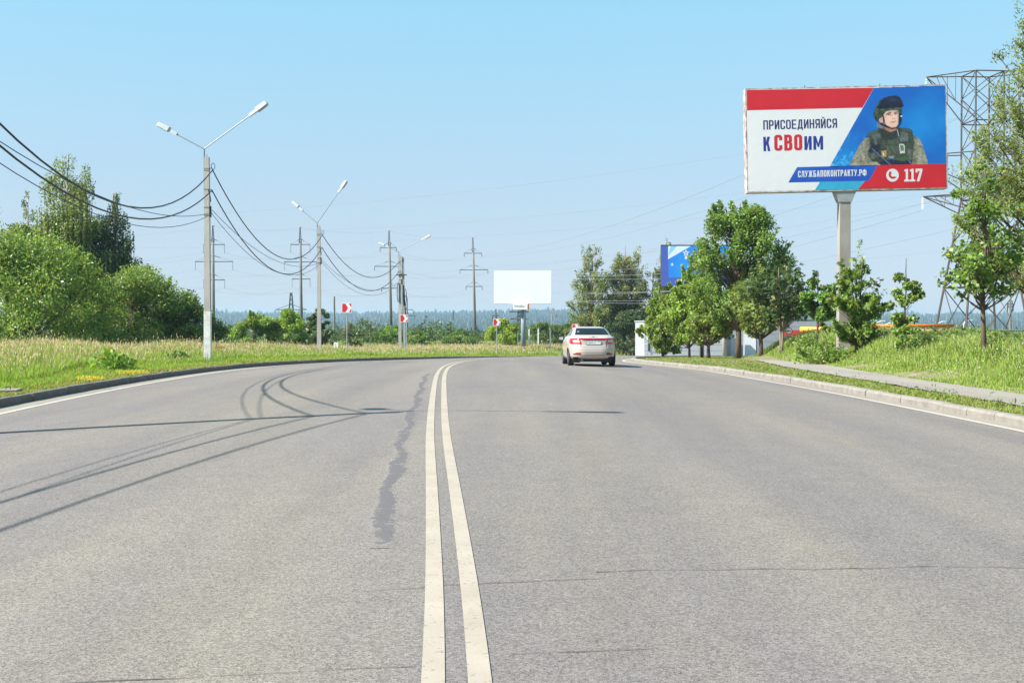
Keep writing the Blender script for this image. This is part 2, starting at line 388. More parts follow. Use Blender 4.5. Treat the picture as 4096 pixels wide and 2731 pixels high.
tag(sw, 'narrow sandy grey asphalt footpath behind the kerb', 'footpath', kind='structure')

# painted lines
def marking(name, off, w, m, z, stn=stations, label=None):
    f0 = (lambda s: off(s) - w / 2) if callable(off) else off - w / 2
    f1 = (lambda s: off(s) + w / 2) if callable(off) else off + w / 2
    return strip(name, [f0, f1], lambda X, Y, s, d: zroad(Y, d) + z, m, stn=stn, parent=road)
marking('centre_line', -.103, .105, M['line'], .005); marking('centre_line', .103, .105, M['line'], .005)
marking('edge_line', OL, .15, M['edge_paint'], .006); marking('edge_line', o_rline, .15, M['edge_paint'], .006)

# tar seal left of the centre line, wear cracks across the lanes
rr = random.Random(11)
def ragged(name, pts, widths, m, z):
    """thin sheet on the road along (s,d) points with uneven edges"""
    v = []; f = []
    for i, ((s, d), w) in enumerate(zip(pts, widths)):
        a, b = pts[max(i - 1, 0)], pts[min(i + 1, len(pts) - 1)]
        t = Vector((b[0] - a[0], b[1] - a[1])).normalized(); nrm = (-t.y, t.x)
        for k in (-1, 1):
            ww = w * rr.uniform(.6, 1.4) / 2 * k; S_, D_ = s + nrm[0] * ww, d + nrm[1] * ww
            X, Y = rp(S_, D_); v.append((float(X), float(Y), float(zroad(Y, D_)) + z))
        if i: f.append((2 * i - 2, 2 * i - 1, 2 * i + 1, 2 * i))
    return MB().add(v, f).build(name, m, road)
tst = np.arange(7.75, 34.01, .1); tcen = -.50 + .010 * (tst - 7.2) * (tst < 20) + .128 * (tst >= 20) + .03 * np.sin(tst * 1.7) + .02 * np.sin(tst * 4.1)
tw = np.where(tst < 13, .135, .12) + .03 * np.sin(tst * 2.3); VV = []; CC = []
for j, cv in ((-1.0, 0.0), (-.45, .5), (0.0, .62), (.45, .5), (1.0, 0.0)):
    d_t = tcen + j * tw; X, Y = rp(tst, d_t); VV.append(np.stack([X, Y, zroad(Y, d_t) + (.003 if abs(j) < .9 else -.002)], 1)); CC.append(np.full(len(tst), cv) * np.clip((tst - 7.75) / .2, 0, 1) * np.clip((34 - tst) / 4, 0, 1))
VV = np.stack(VV, 1).reshape(-1, 3); CC = np.repeat(np.stack(CC, 1).reshape(-1, 1), 3, 1)
kk = (np.arange(len(tst) - 1)[:, None] * 5 + np.arange(4)[None, :]).ravel()
np_mesh('tar_seal', VV, quads=np.stack([kk, kk + 1, kk + 6, kk + 5], 1), colors=CC, m=M['tar'], parent=road, smooth=True)
_jg = rngs.normal(0, .05, 700)
strip('sandy_gutter', [lambda s: o_rline(s) - .02 + np.abs(np.interp(s, np.linspace(S0, S1, 700), _jg)), lambda s: o_rkerb(s) + .01], lambda X, Y, s, d: zroad(Y, d) + .003, M['gutter'], parent=road)
strip('sandy_gutter', [OLK + .01 - .015, lambda s: OL - .04 - np.abs(np.interp(s, np.linspace(S0, S1, 700), _jg))], lambda X, Y, s, d: zroad(Y, d) + .003, M['gutter'], parent=road)
def crack(s0, d0, s1, d1, w=.012, amp=.06):
    n = max(6, int(math.hypot(s1 - s0, d1 - d0) / .12)); off = 0; p = []
    for i in range(n + 1):
        t = i / n; off = off * .9 + rr.uniform(-amp, amp) * .35
        p.append((s0 + (s1 - s0) * t + off, d0 + (d1 - d0) * t))
    ragged('crack', p, [w * rr.choice((.5, .8, 1, 1, 1.6)) for _ in p], M['crack'], .0042)
crack(7.0, .9, 7.25, 4.4, .008); crack(5.1, -2.1, 5.2, -.2, .005, .03); crack(6.6, -.5, 6.85, .9, .006, .03)
crack(24, -.3, 24.5, 7.5, .016, .04); crack(5.35, .25, 5.4, .95, .005, .03); crack(28, -6.5, 29, -2.5, .014)
crack(16.2, -7, 16.3, -4.9, .02, .03); crack(47, -1, 48, 6, .02)

# kerb stones
def kerb_run(name, label, offf, side, s0, s1, s2, km='kerb'):
    root = empty(name, (0, 0, 0)); root['kind'] = 'structure'; root['label'] = label; root['category'] = 'kerb'
    rng = random.Random(name + label)
    def stone(s, e, far=False):
        v = []; n = 5 if not far else 2
        h = .155 + (rng.uniform(-.012, .012)); bev = .025; w = .17
        jd = rng.uniform(-.012, .012); g = .006
        secs = [s + g, s + g + .02, s + (e - s) * .5, e - g - .02, e - g] if not far else [s + g, e - g]
        for q, ss in enumerate(secs):
            o = float(offf(ss)) if callable(offf) else offf
            ch = rng.uniform(0, .018) if not far else 0
            endd = .012 if (q in (0, len(secs) - 1) and not far) else 0
            for dd, z in ((0, -.06), (0.0, h - bev * 1.6 - ch), (bev + ch * .6, h - .004 - endd), (w, h - endd), (w, -.06)):
                X, Y = rp(ss, o + side * (dd + jd)); zz = float(prof(Y)) - .2 * (abs(o) / 8.0) ** 1.3 if abs(o) < 9.5 else float(zroad(Y, o))
                v.append((float(X), float(Y), zz + z))
        f = []
        ns = len(secs)
        for q in range(ns - 1):
            for k in range(4): f.append((q * 5 + k, q * 5 + k + 1, (q + 1) * 5 + k + 1, (q + 1) * 5 + k))
        f.append((0, 1, 2, 3, 4)); f.append(tuple((ns - 1) * 5 + k for k in (4, 3, 2, 1, 0)))
        return v, f
    s = s0
    while s < s1:
        e = s + 1.0
        v, f = stone(s, e); MB().add(v, f).build('kerb_stone', M[km], root); s = e
    b = MB()
    while s < s2:
        v, f = stone(s, s + 1.5, True); b.add(v, f); s += 1.5
    o = b.build('kerb_stones', M[km], root); o['kind'] = 'stuff'
    return root
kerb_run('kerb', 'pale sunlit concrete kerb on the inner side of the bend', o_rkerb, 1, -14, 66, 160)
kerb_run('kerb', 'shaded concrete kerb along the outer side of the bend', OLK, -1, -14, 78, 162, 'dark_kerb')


# ------------------------------------------------------------------ grass
def nrm(v): return v / np.maximum(np.linalg.norm(v, axis=-1, keepdims=True), 1e-9)
def blades(name, X, Y, h, w, c0, c1, lean, seed, m, droop=.35, heads=None, dz=0.0):
    """curved blades, colours from root (c0) to tip (c1); heads = (mask, colour, size)"""
    rng = np.random.default_rng(seed); n = len(X); Z = GZ(X, Y) - .03 + dz
    a = rng.uniform(0, 2 * np.pi, n); ln = lean * rng.uniform(.2, 1, n) * h
    dx, dy = np.cos(a) * ln, np.sin(a) * ln
    wa = rng.uniform(0, np.pi, n); wx, wy = np.cos(wa) * w / 2, np.sin(wa) * w / 2
    base = np.stack([X, Y, Z], 1); mid = base + np.stack([dx * .35, dy * .35, h * .58], 1); tip = base + np.stack([dx, dy, h * (1 - droop * rng.uniform(0, .6, n))], 1)
    W = np.stack([wx, wy, np.zeros(n)], 1)
    V = np.stack([base - W, base + W, mid + W * .8, mid - W * .8, tip], 1).reshape(-1, 3)
    k = np.arange(n) * 5
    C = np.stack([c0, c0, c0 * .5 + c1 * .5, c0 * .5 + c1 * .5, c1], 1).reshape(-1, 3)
    q = np.stack([k, k + 1, k + 2, k + 3], 1); t = np.stack([k + 3, k + 2, k + 4], 1)
    if heads is not None:
        mk, hc, hs = heads; idx = np.where(mk)[0]; nh = len(idx); tp = tip[idx]
        dirv = nrm(tip[idx] - mid[idx]); L = (hs * rng.uniform(.7, 1.4, nh))[:, None]
        side = nrm(np.cross(dirv, rng.normal(size=(nh, 3)))) * (L * .13)
        HV = np.stack([tp - dirv * L * .3, tp + dirv * L * .2 + side, tp + dirv * L * .8, tp + dirv * L * .2 - side], 1).reshape(-1, 3)
        kk = len(V) + np.arange(nh) * 4; q = np.concatenate([q, np.stack([kk, kk + 1, kk + 2, kk + 3], 1)])
        V = np.concatenate([V, HV]); C = np.concatenate([C, np.repeat(hc[:nh], 4, 0)])
    return np_mesh(name, V, quads=q, tris=t, colors=np.clip(C, 0, 1), m=m)
def jc(rng, n, c, v=.2, hv=.06):
    c = np.array(c)[None, :] * rng.uniform(1 - v, 1 + v, (n, 1)); return c * rng.uniform(1 - hv, 1 + hv, (n, 3))
def pick_s(rng, n, a, b):
    s = a * (b / a) ** rng.uniform(0, 1, n); k = rng.uniform(0, 1, n) < .13; s[k] = rng.uniform(S0 + 1, a + 1, k.sum()); return s

rng = np.random.default_rng(1)
# short verge grass, outer side
n = 170000; s = pick_s(rng, n, 13, 120); d = OLK - .16 - np.abs(rng.normal(0, 1, n)) ** 1.2 * 2.0
bald = np.sin(s * 1.9) + np.sin(s * .73 + 2) + rng.normal(0, .5, n) > 1.0
keep = ~((d > OLK - .55) & bald); s, d = s[keep], d[keep]; n = len(s)
X, Y = rp(s, d); h = rng.uniform(.05, .15, n) * (1 + .5 * sstep(9, 11, -d)) * np.where(d > OLK - .6, .7, 1.0)
dry = (rng.uniform(0, 1, n) < np.where(d > OLK - .7, .5, .12))[:, None]
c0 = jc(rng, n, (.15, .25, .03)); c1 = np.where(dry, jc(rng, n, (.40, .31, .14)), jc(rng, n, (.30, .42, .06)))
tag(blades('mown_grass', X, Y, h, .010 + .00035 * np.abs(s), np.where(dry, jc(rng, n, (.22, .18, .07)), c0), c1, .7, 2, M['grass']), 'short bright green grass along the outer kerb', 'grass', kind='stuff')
# tall meadow grass with seed heads, outer side
n = 150000; s = pick_s(rng, n, 16, 135); d = -10.3 - .6 * np.sin(s * .4) - rng.uniform(0, 1, n) ** 1.5 * 17
X, Y = rp(s, d); dep = sstep(10, 14, -d)
h = (.26 + .34 * dep) * rng.uniform(.6, 1.25, n) * np.where(rng.uniform(0, 1, n) < .04, 1.45, 1) * (1 + .15 * np.sin(X * .9 + Y * .4))
h *= np.where(s > 75, .85, 1)
g0 = jc(rng, n, (.17, .27, .035)); gm = (rng.uniform(0, 1, n) < .12 + .40 * dep)[:, None]
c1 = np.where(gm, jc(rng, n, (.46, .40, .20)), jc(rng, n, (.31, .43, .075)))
hd = rng.uniform(0, 1, n) < .05 + .5 * dep
hc = jc(rng, n, (.55, .42, .30), .25, .1)
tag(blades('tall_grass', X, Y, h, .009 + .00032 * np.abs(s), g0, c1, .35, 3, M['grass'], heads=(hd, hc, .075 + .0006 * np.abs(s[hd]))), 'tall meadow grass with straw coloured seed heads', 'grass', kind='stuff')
# field beyond, to the bushes and further
n = 70000; Y = 45 * (230 / 45) ** rng.uniform(0, 1, n); X = (rng.uniform(-.50, .12, n)) * Y
s, d = sd(X, Y); k = (d < -22) | ((Y > 100) & (d < -9)); X, Y = X[k], Y[k]; n = len(X)
gm = (rng.uniform(0, 1, n) < .5)[:, None]
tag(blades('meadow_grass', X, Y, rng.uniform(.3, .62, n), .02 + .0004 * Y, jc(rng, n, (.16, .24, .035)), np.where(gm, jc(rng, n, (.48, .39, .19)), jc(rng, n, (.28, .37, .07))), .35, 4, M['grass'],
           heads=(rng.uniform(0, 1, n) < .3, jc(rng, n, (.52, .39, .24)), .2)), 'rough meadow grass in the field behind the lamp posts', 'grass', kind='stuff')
# strip between kerb and path, inner side
n = 34000; s = pick_s(rng, n, 12, 110)
lo = o_rkerb(s) + .17; hi = np.where(s < 61, o_swl(np.minimum(s, 62)) + .05, 13.0); u = rng.uniform(0, 1, n); d = lo + (hi - lo) * u
keepm = ~((s < 17.5) & (rng.uniform(0, 1, n) < .8 * sstep(18, 15.5, s) + .25)); s, d = s[keepm], d[keepm]; n = len(s)
X, Y = rp(s, d); dry = (rng.uniform(0, 1, n) < .5)[:, None]; pt = np.sin(X * 2.1 + Y) + np.sin(Y * .9)
h = rng.uniform(.02, .07, n) * (1 + .35 * np.clip(pt, 0, 2))
tag(blades('strip_grass', X, Y, h, .012 + .0003 * np.abs(s), jc(rng, n, (.15, .22, .035)), np.where(dry, jc(rng, n, (.36, .29, .13)), jc(rng, n, (.27, .36, .06))), .8, 5, M['grass']), 'patchy short grass between kerb and footpath', 'grass', kind='stuff')
# bank on the inner side: grass, then leafy weeds with white flowers
n = 130000; s = pick_s(rng, n, 14, 110); o2 = np.where(s < 61, o_swr(np.minimum(s, 62)), 13.0) - .05; u = np.abs(rng.normal(0, 1, n)); d = o2 + u * 2.6
X, Y = rp(s, d); dep = sstep(.3, 2.4, d - o2); dry = (rng.uniform(0, 1, n) < .22 + .2 * dep)[:, None]
h = (.09 + .30 * dep) * rng.uniform(.4, 1.5, n) * (1 + .3 * np.sin(X * 1.7 + Y * .6))
tag(blades('bank_grass', X, Y, h, .011 + .0003 * np.abs(s), jc(rng, n, (.15, .26, .03)), np.where(dry, jc(rng, n, (.46, .41, .22)), jc(rng, n, (.32, .42, .08), .35, .12)), .5, 6, M['grass']), 'fresh green grass growing on the bank beside the footpath', 'grass', kind='stuff')

def leaf_quads(C, dirs, nor, L, W, fold=0.0):
    """diamond leaves: centre C, long axis dirs, normal nor"""
    t = nrm(dirs); b = nrm(np.cross(nor, t)); L = np.asarray(L).reshape(-1, 1); W = np.asarray(W).reshape(-1, 1)
    nn = nrm(np.cross(t, b)) * (W * fold)
    return np.stack([C - t * L / 2, C + b * W / 2 + nn, C + t * L / 2, C - b * W / 2 + nn], 1).reshape(-1, 3)
def leaf_obj(name, V, cols, m, parent=None):
    k = np.arange(len(V) // 4) * 4
    return np_mesh(name, V, quads=np.stack([k, k + 1, k + 2, k + 3], 1), colors=np.repeat(np.clip(cols, 0, 1), 4, 0), m=m, parent=parent)

n = 60000; s = pick_s(rng, n, 15, 105); o2 = np.where(s < 61, o_swr(np.minimum(s, 62)), 13.0)
d = o2 + 1.5 + rng.uniform(0, 1, n) * 4.0; cl = np.sin(s * 1.3 + d * .7) + np.sin(s * .47 + d * 1.9) + rng.normal(0, .7, n)
k = cl > -.7; s, d = s[k], d[k]; n = len(s); X, Y = rp(s, d)
hh = rng.uniform(0, 1, n) ** .7 * (.32 + .24 * np.sin(s * .8) * np.sin(d * 1.1 + s * .3)) * sstep(1.0, 2.6, d - np.where(s < 61, o_swr(np.minimum(s, 62)), 13.0)) * 1.25
C = np.stack([X, Y, GZ(X, Y) + hh], 1)
V = leaf_quads(C, rng.normal(size=(n, 3)) * (1, 1, .6), rng.normal(size=(n, 3)) * .7 + (0, 0, 1), rng.uniform(.05, .13, n) + .0006 * np.abs(s), rng.uniform(.03, .07, n) + .0005 * np.abs(s))
tag(leaf_obj('bank_weeds', V, np.where((rng.uniform(0, 1, n) < .25)[:, None], jc(rng, n, (.24, .25, .12)), jc(rng, n, (.13, .22, .04), .35)), M['leaf']), 'knee high leafy weeds along the top of the bank', 'weeds', kind='stuff')
n = 3600; s = pick_s(rng, n, 15, 80); o2 = np.where(s < 61, o_swr(np.minimum(s, 62)), 13.0); d = o2 + .6 + np.abs(rng.normal(0, 1, n)) * 2.2; X, Y = rp(s, d)
C = np.stack([X, Y, GZ(X, Y) + rng.uniform(.12, .42, n) * sstep(.2, 2.4, d - o2) + .08], 1)
V = leaf_quads(C, rng.normal(size=(n, 3)), rng.normal(size=(n, 3)) * .5 + (-.3, -.3, 1), rng.uniform(.015, .04, n), rng.uniform(.015, .035, n))
tag(leaf_obj('bank_flowers', V, np.where((rng.uniform(0, 1, n) < .12)[:, None], jc(rng, n, (.6, .5, .05)), jc(rng, n, (.62, .60, .55))), M['grass']), 'tiny white blossoms scattered over the bank weeds', 'flowers', kind='stuff')
# rosettes and little plants poking over the strip
n = 900; cen = rng.uniform(13, 46, 60); s = rng.choice(cen, n) + rng.normal(0, .09, n); fr = (np.modf(s * 7.77)[0]); d = o_rkerb(s) + .3 + .9 * np.interp(s, np.sort(cen), rng.uniform(0, 1, 60)) + rng.normal(0, .06, n)
X, Y = rp(s, d); C = np.stack([X, Y, GZ(X, Y) + np.abs(rng.normal(0, .07, n))], 1)
tag(leaf_obj('strip_weeds', leaf_quads(C, rng.normal(size=(n, 3)), rng.normal(size=(n, 3)) + (0, 0, .7), rng.uniform(.05, .12, n), rng.uniform(.02, .04, n)), jc(rng, n, (.17, .25, .06), .3), M['leaf']), 'low weeds sprouting through the strip by the kerb', 'weeds', kind='stuff')

# crumbled stones by the damaged kerb
n = 500; s = rng.uniform(13.5, 17.2, n); d = o_rkerb(s) + .25 + rng.uniform(0, .9, n); X, Y = rp(s, d)
b = MB()
for x, y, z in zip(X, Y, GZ(X, Y)):
    q = rr.uniform(.012, .035); b.add([(x - q, y, z), (x, y - q, z), (x + q, y, z), (x, y + q, z), (x, y, z + q)], [(0, 1, 4), (1, 2, 4), (2, 3, 4), (3, 0, 4)])
tag(b.build('gravel', mat('gravel', (.50, .46, .40), .95, var=.3, vscale=20)), 'crumbled pale gravel behind the broken kerb', 'gravel', kind='stuff')

# ------------------------------------------------------------------ trees
def tree(name, label, cat, x, y, H, prof_r, leafc, n_leaf, leaf_L, leaf_W, seed, clump=.3, trunk_r=.1, n_clump=60, stems=1, lobes=0, big=True, shoots=0.0, leafpow=.45, bark='bark', style='leaf',
         group=None, z0=None, tw=.25, top=.97, shell=.55, centre=(0, 0), limb=1.0, cvar=.25, up=.6, droop=0.0, flat=.8):
    rng = np.random.default_rng(seed); rd = random.Random(seed)
    if style != 'palm' and big and H > 1.3: n_leaf = int(n_leaf * 1.35); leaf_L *= 1.3; leaf_W *= 1.35
    leafc = (leafc[0] * 1.78, leafc[1] * 1.68, leafc[2] * 1.5)
    z = gz(x, y) if z0 is None else z0
    root = empty(name, (x, y, z - .03), label, cat, group)
    ts = np.array([p[0] for p in prof_r]); rs = np.array([p[1] for p in prof_r])
    # clump centres inside the envelope
    tt = np.linspace(ts[0], ts[-1], 200); wgt = np.interp(tt, ts, rs) ** 1.5 + 1e-3; wgt /= wgt.sum()
    t = rng.choice(tt, n_clump, p=wgt); r = np.interp(t, ts, rs); a = rng.uniform(0, 2 * np.pi, n_clump)
    q = np.sqrt(rng.uniform(shell ** 2 if shell < 1 else 0, 1, n_clump)); q *= np.where(rng.uniform(0, 1, n_clump) < .25, .5, 1)
    cc = np.stack([np.cos(a) * r * q + centre[0] * t, np.sin(a) * r * q + centre[1] * t, t * H], 1)
    cr = clump * np.interp(t, ts, np.maximum(rs, rs.max() * .35)) * rng.uniform(.7, 1.3, n_clump)
    if lobes:
        tl = np.linspace(ts[0] + .05, ts[-1] - .14, lobes) + rng.uniform(-.04, .04, lobes); rl = np.interp(tl, ts, rs); al = np.arange(lobes) * 2.399 + rng.uniform(-.4, .4, lobes)
        lc = np.stack([np.cos(al) * rl * .58, np.sin(al) * rl * .58, tl * H], 1); li = rng.integers(0, lobes, n_clump); dl = nrm(rng.normal(size=(n_clump, 3)) + nrm(lc[li] - (0, 0, H * .35)) * .9)
        cc = lc[li] + dl * (rl[li] * .52 * rng.uniform(.6, 1.05, n_clump))[:, None] * (1, 1, .85); cc[:, :2] += np.array(centre)[None, :] * (cc[:, 2:3] / H); cc[:, 2] = np.clip(cc[:, 2], H * ts[0] * .6, H * 1.02)
    sh_ = rng.uniform(0, 1, n_clump) < .28; cen0 = np.array([0, 0, H * .5]); cc[sh_] = cen0 + (cc[sh_] - cen0) * 1.06; cr[sh_] *= .55
    # leaves
    per = cr ** 2 * np.where(sh_, 2.2 if shoots else 1, 1) + 1e-4; per /= per.sum(); idx = rng.choice(n_clump, n_leaf, p=per)
    dirn = nrm(rng.normal(size=(n_leaf, 3))); rad = rng.uniform(0, 1, n_leaf) ** leafpow
    off = dirn * (cr[idx] * rad)[:, None] * (1, 1, flat)
    if droop > 0:
        hang = rng.uniform(0, 1, n_leaf) ** 1.3 * droop; off[:, :2] *= np.where(hang > .3 * droop, .55, 1)[:, None]
        st = rng.integers(0, 14, n_leaf); ang = st * 2.399 + idx; off[:, 0] = np.cos(ang) * cr[idx] * np.sqrt(st / 14.0) + rng.normal(0, .03, n_leaf); off[:, 1] = np.sin(ang) * cr[idx] * np.sqrt(st / 14.0) + rng.normal(0, .03, n_leaf)
        off[:, 2] -= hang
    if shoots and droop == 0:
        sd_ = nrm(nrm(cc - cen0) * .7 + np.array([0, 0, .9]) + rng.normal(size=(n_clump, 3)) * .25); on = sh_[idx]; along = rng.uniform(-.2, 1, n_leaf) * shoots
        off2 = sd_[idx] * along[:, None] + rng.normal(size=(n_leaf, 3)) * .09 * shoots; off = np.where(on[:, None], off2, off)
    C = cc[idx] + off
    out = nrm(C - np.array([centre[0] * .5, centre[1] * .5, H * .45]))
    nor = nrm(out * .55 + rng.normal(size=(n_leaf, 3)) * .75 + np.array([0, 0, up]))
    tdir = rng.normal(size=(n_leaf, 3)) + out * .5 + np.array([0, 0, -.5 if droop == 0 else -1.4])
    tone = np.repeat(1, n_leaf) * (1 + cvar * .6 * rng.normal(size=n_clump)[idx]).clip(.55, 1.5)
    cols = jc(rng, n_leaf, leafc, cvar, .08) * tone[:, None]
    yel = rng.uniform(0, 1, n_leaf) < .03; cols[yel] = jc(rng, yel.sum(), (.30, .24, .05))
    if style == 'palm':            # five drooping leaflets
        VV = []; CO = []
        for kf in range(5):
            aa = (kf - 2) * .62; b = nrm(np.cross(nor, tdir)); t2 = nrm(nrm(tdir) * math.cos(aa) + b * math.sin(aa) - np.array([0, 0, .25]))
            Lk = leaf_L * (1 - .12 * abs(kf - 2)) * rng.uniform(.8, 1.2, n_leaf)
            VV.append(leaf_quads(C + t2 * (Lk * .55)[:, None], t2, nor, Lk, leaf_W * rng.uniform(.8, 1.2, n_leaf), .12)); CO.append(cols)
        V = np.concatenate(VV); cols = np.concatenate(CO)
    else:
        V = leaf_quads(C, tdir, nor, leaf_L * rng.uniform(.7, 1.3, n_leaf), leaf_W * rng.uniform(.7, 1.3, n_leaf), .15)
    leaf_obj('crown', V, cols, M['leaf'], root)
    # trunk(s) and limbs
    b = MB()
    for k in range(stems):
        aa = rd.uniform(0, 6.28); sp = (.0 if stems == 1 else .12) * H * .25
        fx_, fy_ = math.cos(aa) * sp * .5, math.sin(aa) * sp * .5
        pts = []; rad_ = []; wx = wy = 0
        for i in range(8):
            tq = i / 7 * top; wx += rd.uniform(-1, 1) * H * .008; wy += rd.uniform(-1, 1) * H * .008
            pts.append((fx_ * (1 + 3 * tq) + centre[0] * tq + wx, fy_ * (1 + 3 * tq) + centre[1] * tq + wy, tq * H)); rad_.append(trunk_r * (1.25 if i == 0 else 1) * (1 - tq) ** .7 * (1 if stems == 1 else .6) + .008)
        b.tube(pts, rad_, 7)
        main = pts
        for ci in range(k, n_clump, stems):
            if rd.random() > limb: continue
            c = Vector(cc[ci]); hz = max(H * ts[0] * .8, c.z - (Vector((c.x, c.y, 0)).length * rd.uniform(.5, 1.0)) - .05 * H); hz = min(hz, H * top * .95)
            f = hz / (H * top) * 7; i0 = min(int(f), 6); st = Vector(main[i0]).lerp(Vector(main[i0 + 1]), f - i0)
            md = st.lerp(c, .5) + Vector((rd.uniform(-.05, .05), rd.uniform(-.05, .05), -.02)) * H * .4
            r0 = max(.008, rad_[i0] * .42); b.tube([st, md, c], [r0, r0 * .6, r0 * .25], 4, cap=False)
    b.build('trunk', M[bark], root, smooth=True)
    return root

ROUND = [(.08, .5), (.25, .95), (.5, 1.0), (.75, .75), (.92, .4), (1.0, .1)]
def pr(k, r): return [(t, q * r) for t, q in k]
# --- big willows and birches at the left
tree('willow_bush', 'large rounded light green willow bush at the left edge', 'bush', -26.5, 62, 5.7, [(.0, 3.2), (.2, 4.3), (.45, 4.6), (.7, 3.7), (.9, 2.1), (1, .6)], (.125, .19, .045), 32500, .15, .065, 21, clump=.30, n_clump=220, trunk_r=.16, stems=4, limb=.5, shell=.75, lobes=16, shoots=.55)
tree('willow_bush', 'second light green willow bush left of the first lamp post, behind the largest one', 'bush', -22.8, 68, 4.9, [(.0, 2.3), (.2, 3.3), (.5, 3.1), (.8, 1.9), (1, .5)], (.11, .165, .042), 18750, .15, .065, 22, clump=.32, n_clump=150, trunk_r=.14, stems=3, limb=.5, shell=.75, lobes=12, shoots=.55)
tree('willow_bush', 'darker willow bush between the light green one and the small end bush', 'bush', -21.3, 70, 4.0, [(.0, 1.9), (.2, 2.5), (.5, 2.3), (.8, 1.4), (1, .4)], (.075, .12, .033), 12500, .15, .06, 23, clump=.34, n_clump=110, trunk_r=.12, stems=3, limb=.5, shell=.72, lobes=10, shoots=.55)
tree('willow_bush', 'small dark bush at the end of the row just left of the first lamp post', 'bush', -19.2, 69, 2.9, [(.0, 1.2), (.25, 1.7), (.5, 1.5), (.8, .8), (1, .2)], (.065, .105, .032), 8400, .14, .06, 24, clump=.36, n_clump=70, trunk_r=.1, stems=3, limb=.5, shell=.7, lobes=7, shoots=.55)
tree('birch_tree', 'tallest birch with drooping sprays rising behind the willow bush', 'tree', -31.0, 80, 14.4, [(.2, 1.6), (.4, 2.5), (.55, 2.4), (.7, 2.1), (.85, 1.6), (.95, 1.0), (1, .4)], (.125, .165, .06), 35700, .12, .075, 31, clump=.34, n_clump=150, trunk_r=.2, bark='birch_bark', droop=1.1, shell=.5)
tree('birch_tree', 'dark drooping birch on the right of the tallest one', 'tree', -28.0, 80, 11.8, [(.3, 1.2), (.45, 1.9), (.6, 1.6), (.8, .9), (1, .3)], (.045, .075, .034), 24200, .12, .075, 32, clump=.36, n_clump=90, trunk_r=.16, bark='birch_bark', droop=1.1, shell=.4)
tree('birch_tree', 'smaller pointed birch left of the tallest one', 'tree', -34.2, 80, 11.6, [(.3, 1.5), (.55, 1.5), (.75, 1.2), (.9, .7), (1, .25)], (.115, .155, .06), 19800, .12, .07, 33, clump=.34, n_clump=90, trunk_r=.14, bark='birch_bark', droop=.6, shell=.4)
tree('birch_tree', 'birch crown filling the gap behind the light green bushes', 'tree', -33.0, 84, 8.6, [(.2, 2.6), (.5, 3.2), (.8, 2.0), (1, .5)], (.08, .115, .042), 19800, .13, .075, 34, clump=.3, n_clump=110, trunk_r=.15, bark='birch_bark', droop=.5)
b = MB()
def bare(b, p, dirv, L, r, lev, rd):
    q = p + dirv * L; b.tube([p, p.lerp(q, .5) + Vector((rd.uniform(-.03, .03), 0, rd.uniform(-.03, .03))) * L, q], [r, r * .8, r * .6], 5, cap=False)
    if lev:
        for _ in range(3):
            bare(b, p.lerp(q, rd.uniform(.45, 1)), (dirv + Vector((rd.uniform(-.7, .7), rd.uniform(-.6, .6), rd.uniform(-.2, .5)))).normalized(), L * rd.uniform(.5, .7), r * .55, lev - 1, rd)
rd = random.Random(4); bare(b, Vector((0, 0, 0)), Vector((.03, 0, 1)), 5.2, .12, 4, rd)
x, y = -36.6, 80
dt = empty('dead_tree', (x, y, gz(x, y)), 'bare dead tree poking up at the far left edge', 'tree'); b.build('trunk', M['bark'], dt)

# --- bushes in the middle distance, left of centre
tree('field_bush', 'rounded green bush right of the first lamp post', 'bush', -25.4, 112, 3.8, [(0, 1.6), (.3, 2.2), (.6, 1.9), (.85, 1.1), (1, .3)], (.115, .18, .04), 12600, .17, .08, 41, clump=.3, n_clump=60, stems=3, limb=.4, shell=.7, lobes=8, shoots=.5)
tree('field_bush', 'taller yellowish green bush left of the second lamp post', 'bush', -21.8, 112, 3.9, [(0, 1.4), (.3, 2.0), (.65, 1.8), (.9, .8), (1, .3)], (.135, .21, .035), 12600, .17, .08, 42, clump=.32, n_clump=60, stems=3, limb=.4, shell=.7, lobes=8, shoots=.5)
tree('field_bush', 'low dark bush in the dip between two rounded bushes', 'bush', -23.6, 114, 2.7, [(0, 1.1), (.4, 1.2), (.8, .8), (1, .2)], (.085, .14, .035), 3500, .17, .08, 43, clump=.35, n_clump=30, stems=2, limb=.4)
tree('rowan_tree', 'dark feathery rowan directly behind the second lamp post', 'tree', -18.3, 108, 4.3, [(.0, 1.0), (.3, 1.4), (.6, 1.3), (.85, .9), (1, .35)], (.045, .075, .03), 3200, .26, .085, 44, clump=.3, n_clump=46, stems=2, limb=.7)
tree('field_bush', 'low sprawling bush at the foot of the dark rowan', 'bush', -15.9, 112, 1.6, [(0, .9), (.5, 1.0), (1, .3)], (.085, .125, .04), 2600, .16, .075, 45, clump=.4, n_clump=24, stems=2, limb=.4)
tree('thicket', 'greyish green thicket in front of the far hills, right of the first arrow sign', 'bush', -23.6, 175, 4.2, [(0, 2.2), (.3, 2.6), (.6, 2.2), (.85, 1.3), (1, .3)], (.085, .105, .05), 4200, .24, .12, 46, clump=.3, n_clump=50, stems=3, limb=.4)
tree('field_bush', 'bright green bush left of the twin lamp post', 'bush', -17.6, 165, 3.2, [(0, 2.3), (.4, 2.6), (.8, 1.5), (1, .3)], (.10, .18, .03), 4200, .22, .11, 47, clump=.3, n_clump=46, stems=3, limb=.4)
tree('conifer_tree', 'small dark conifer right of the twin lamp post', 'tree', -15.6, 205, 5.4, [(.05, 1.7), (.4, 1.2), (.75, .6), (1, .1)], (.045, .085, .04), 2600, .24, .10, 48, clump=.3, n_clump=50)
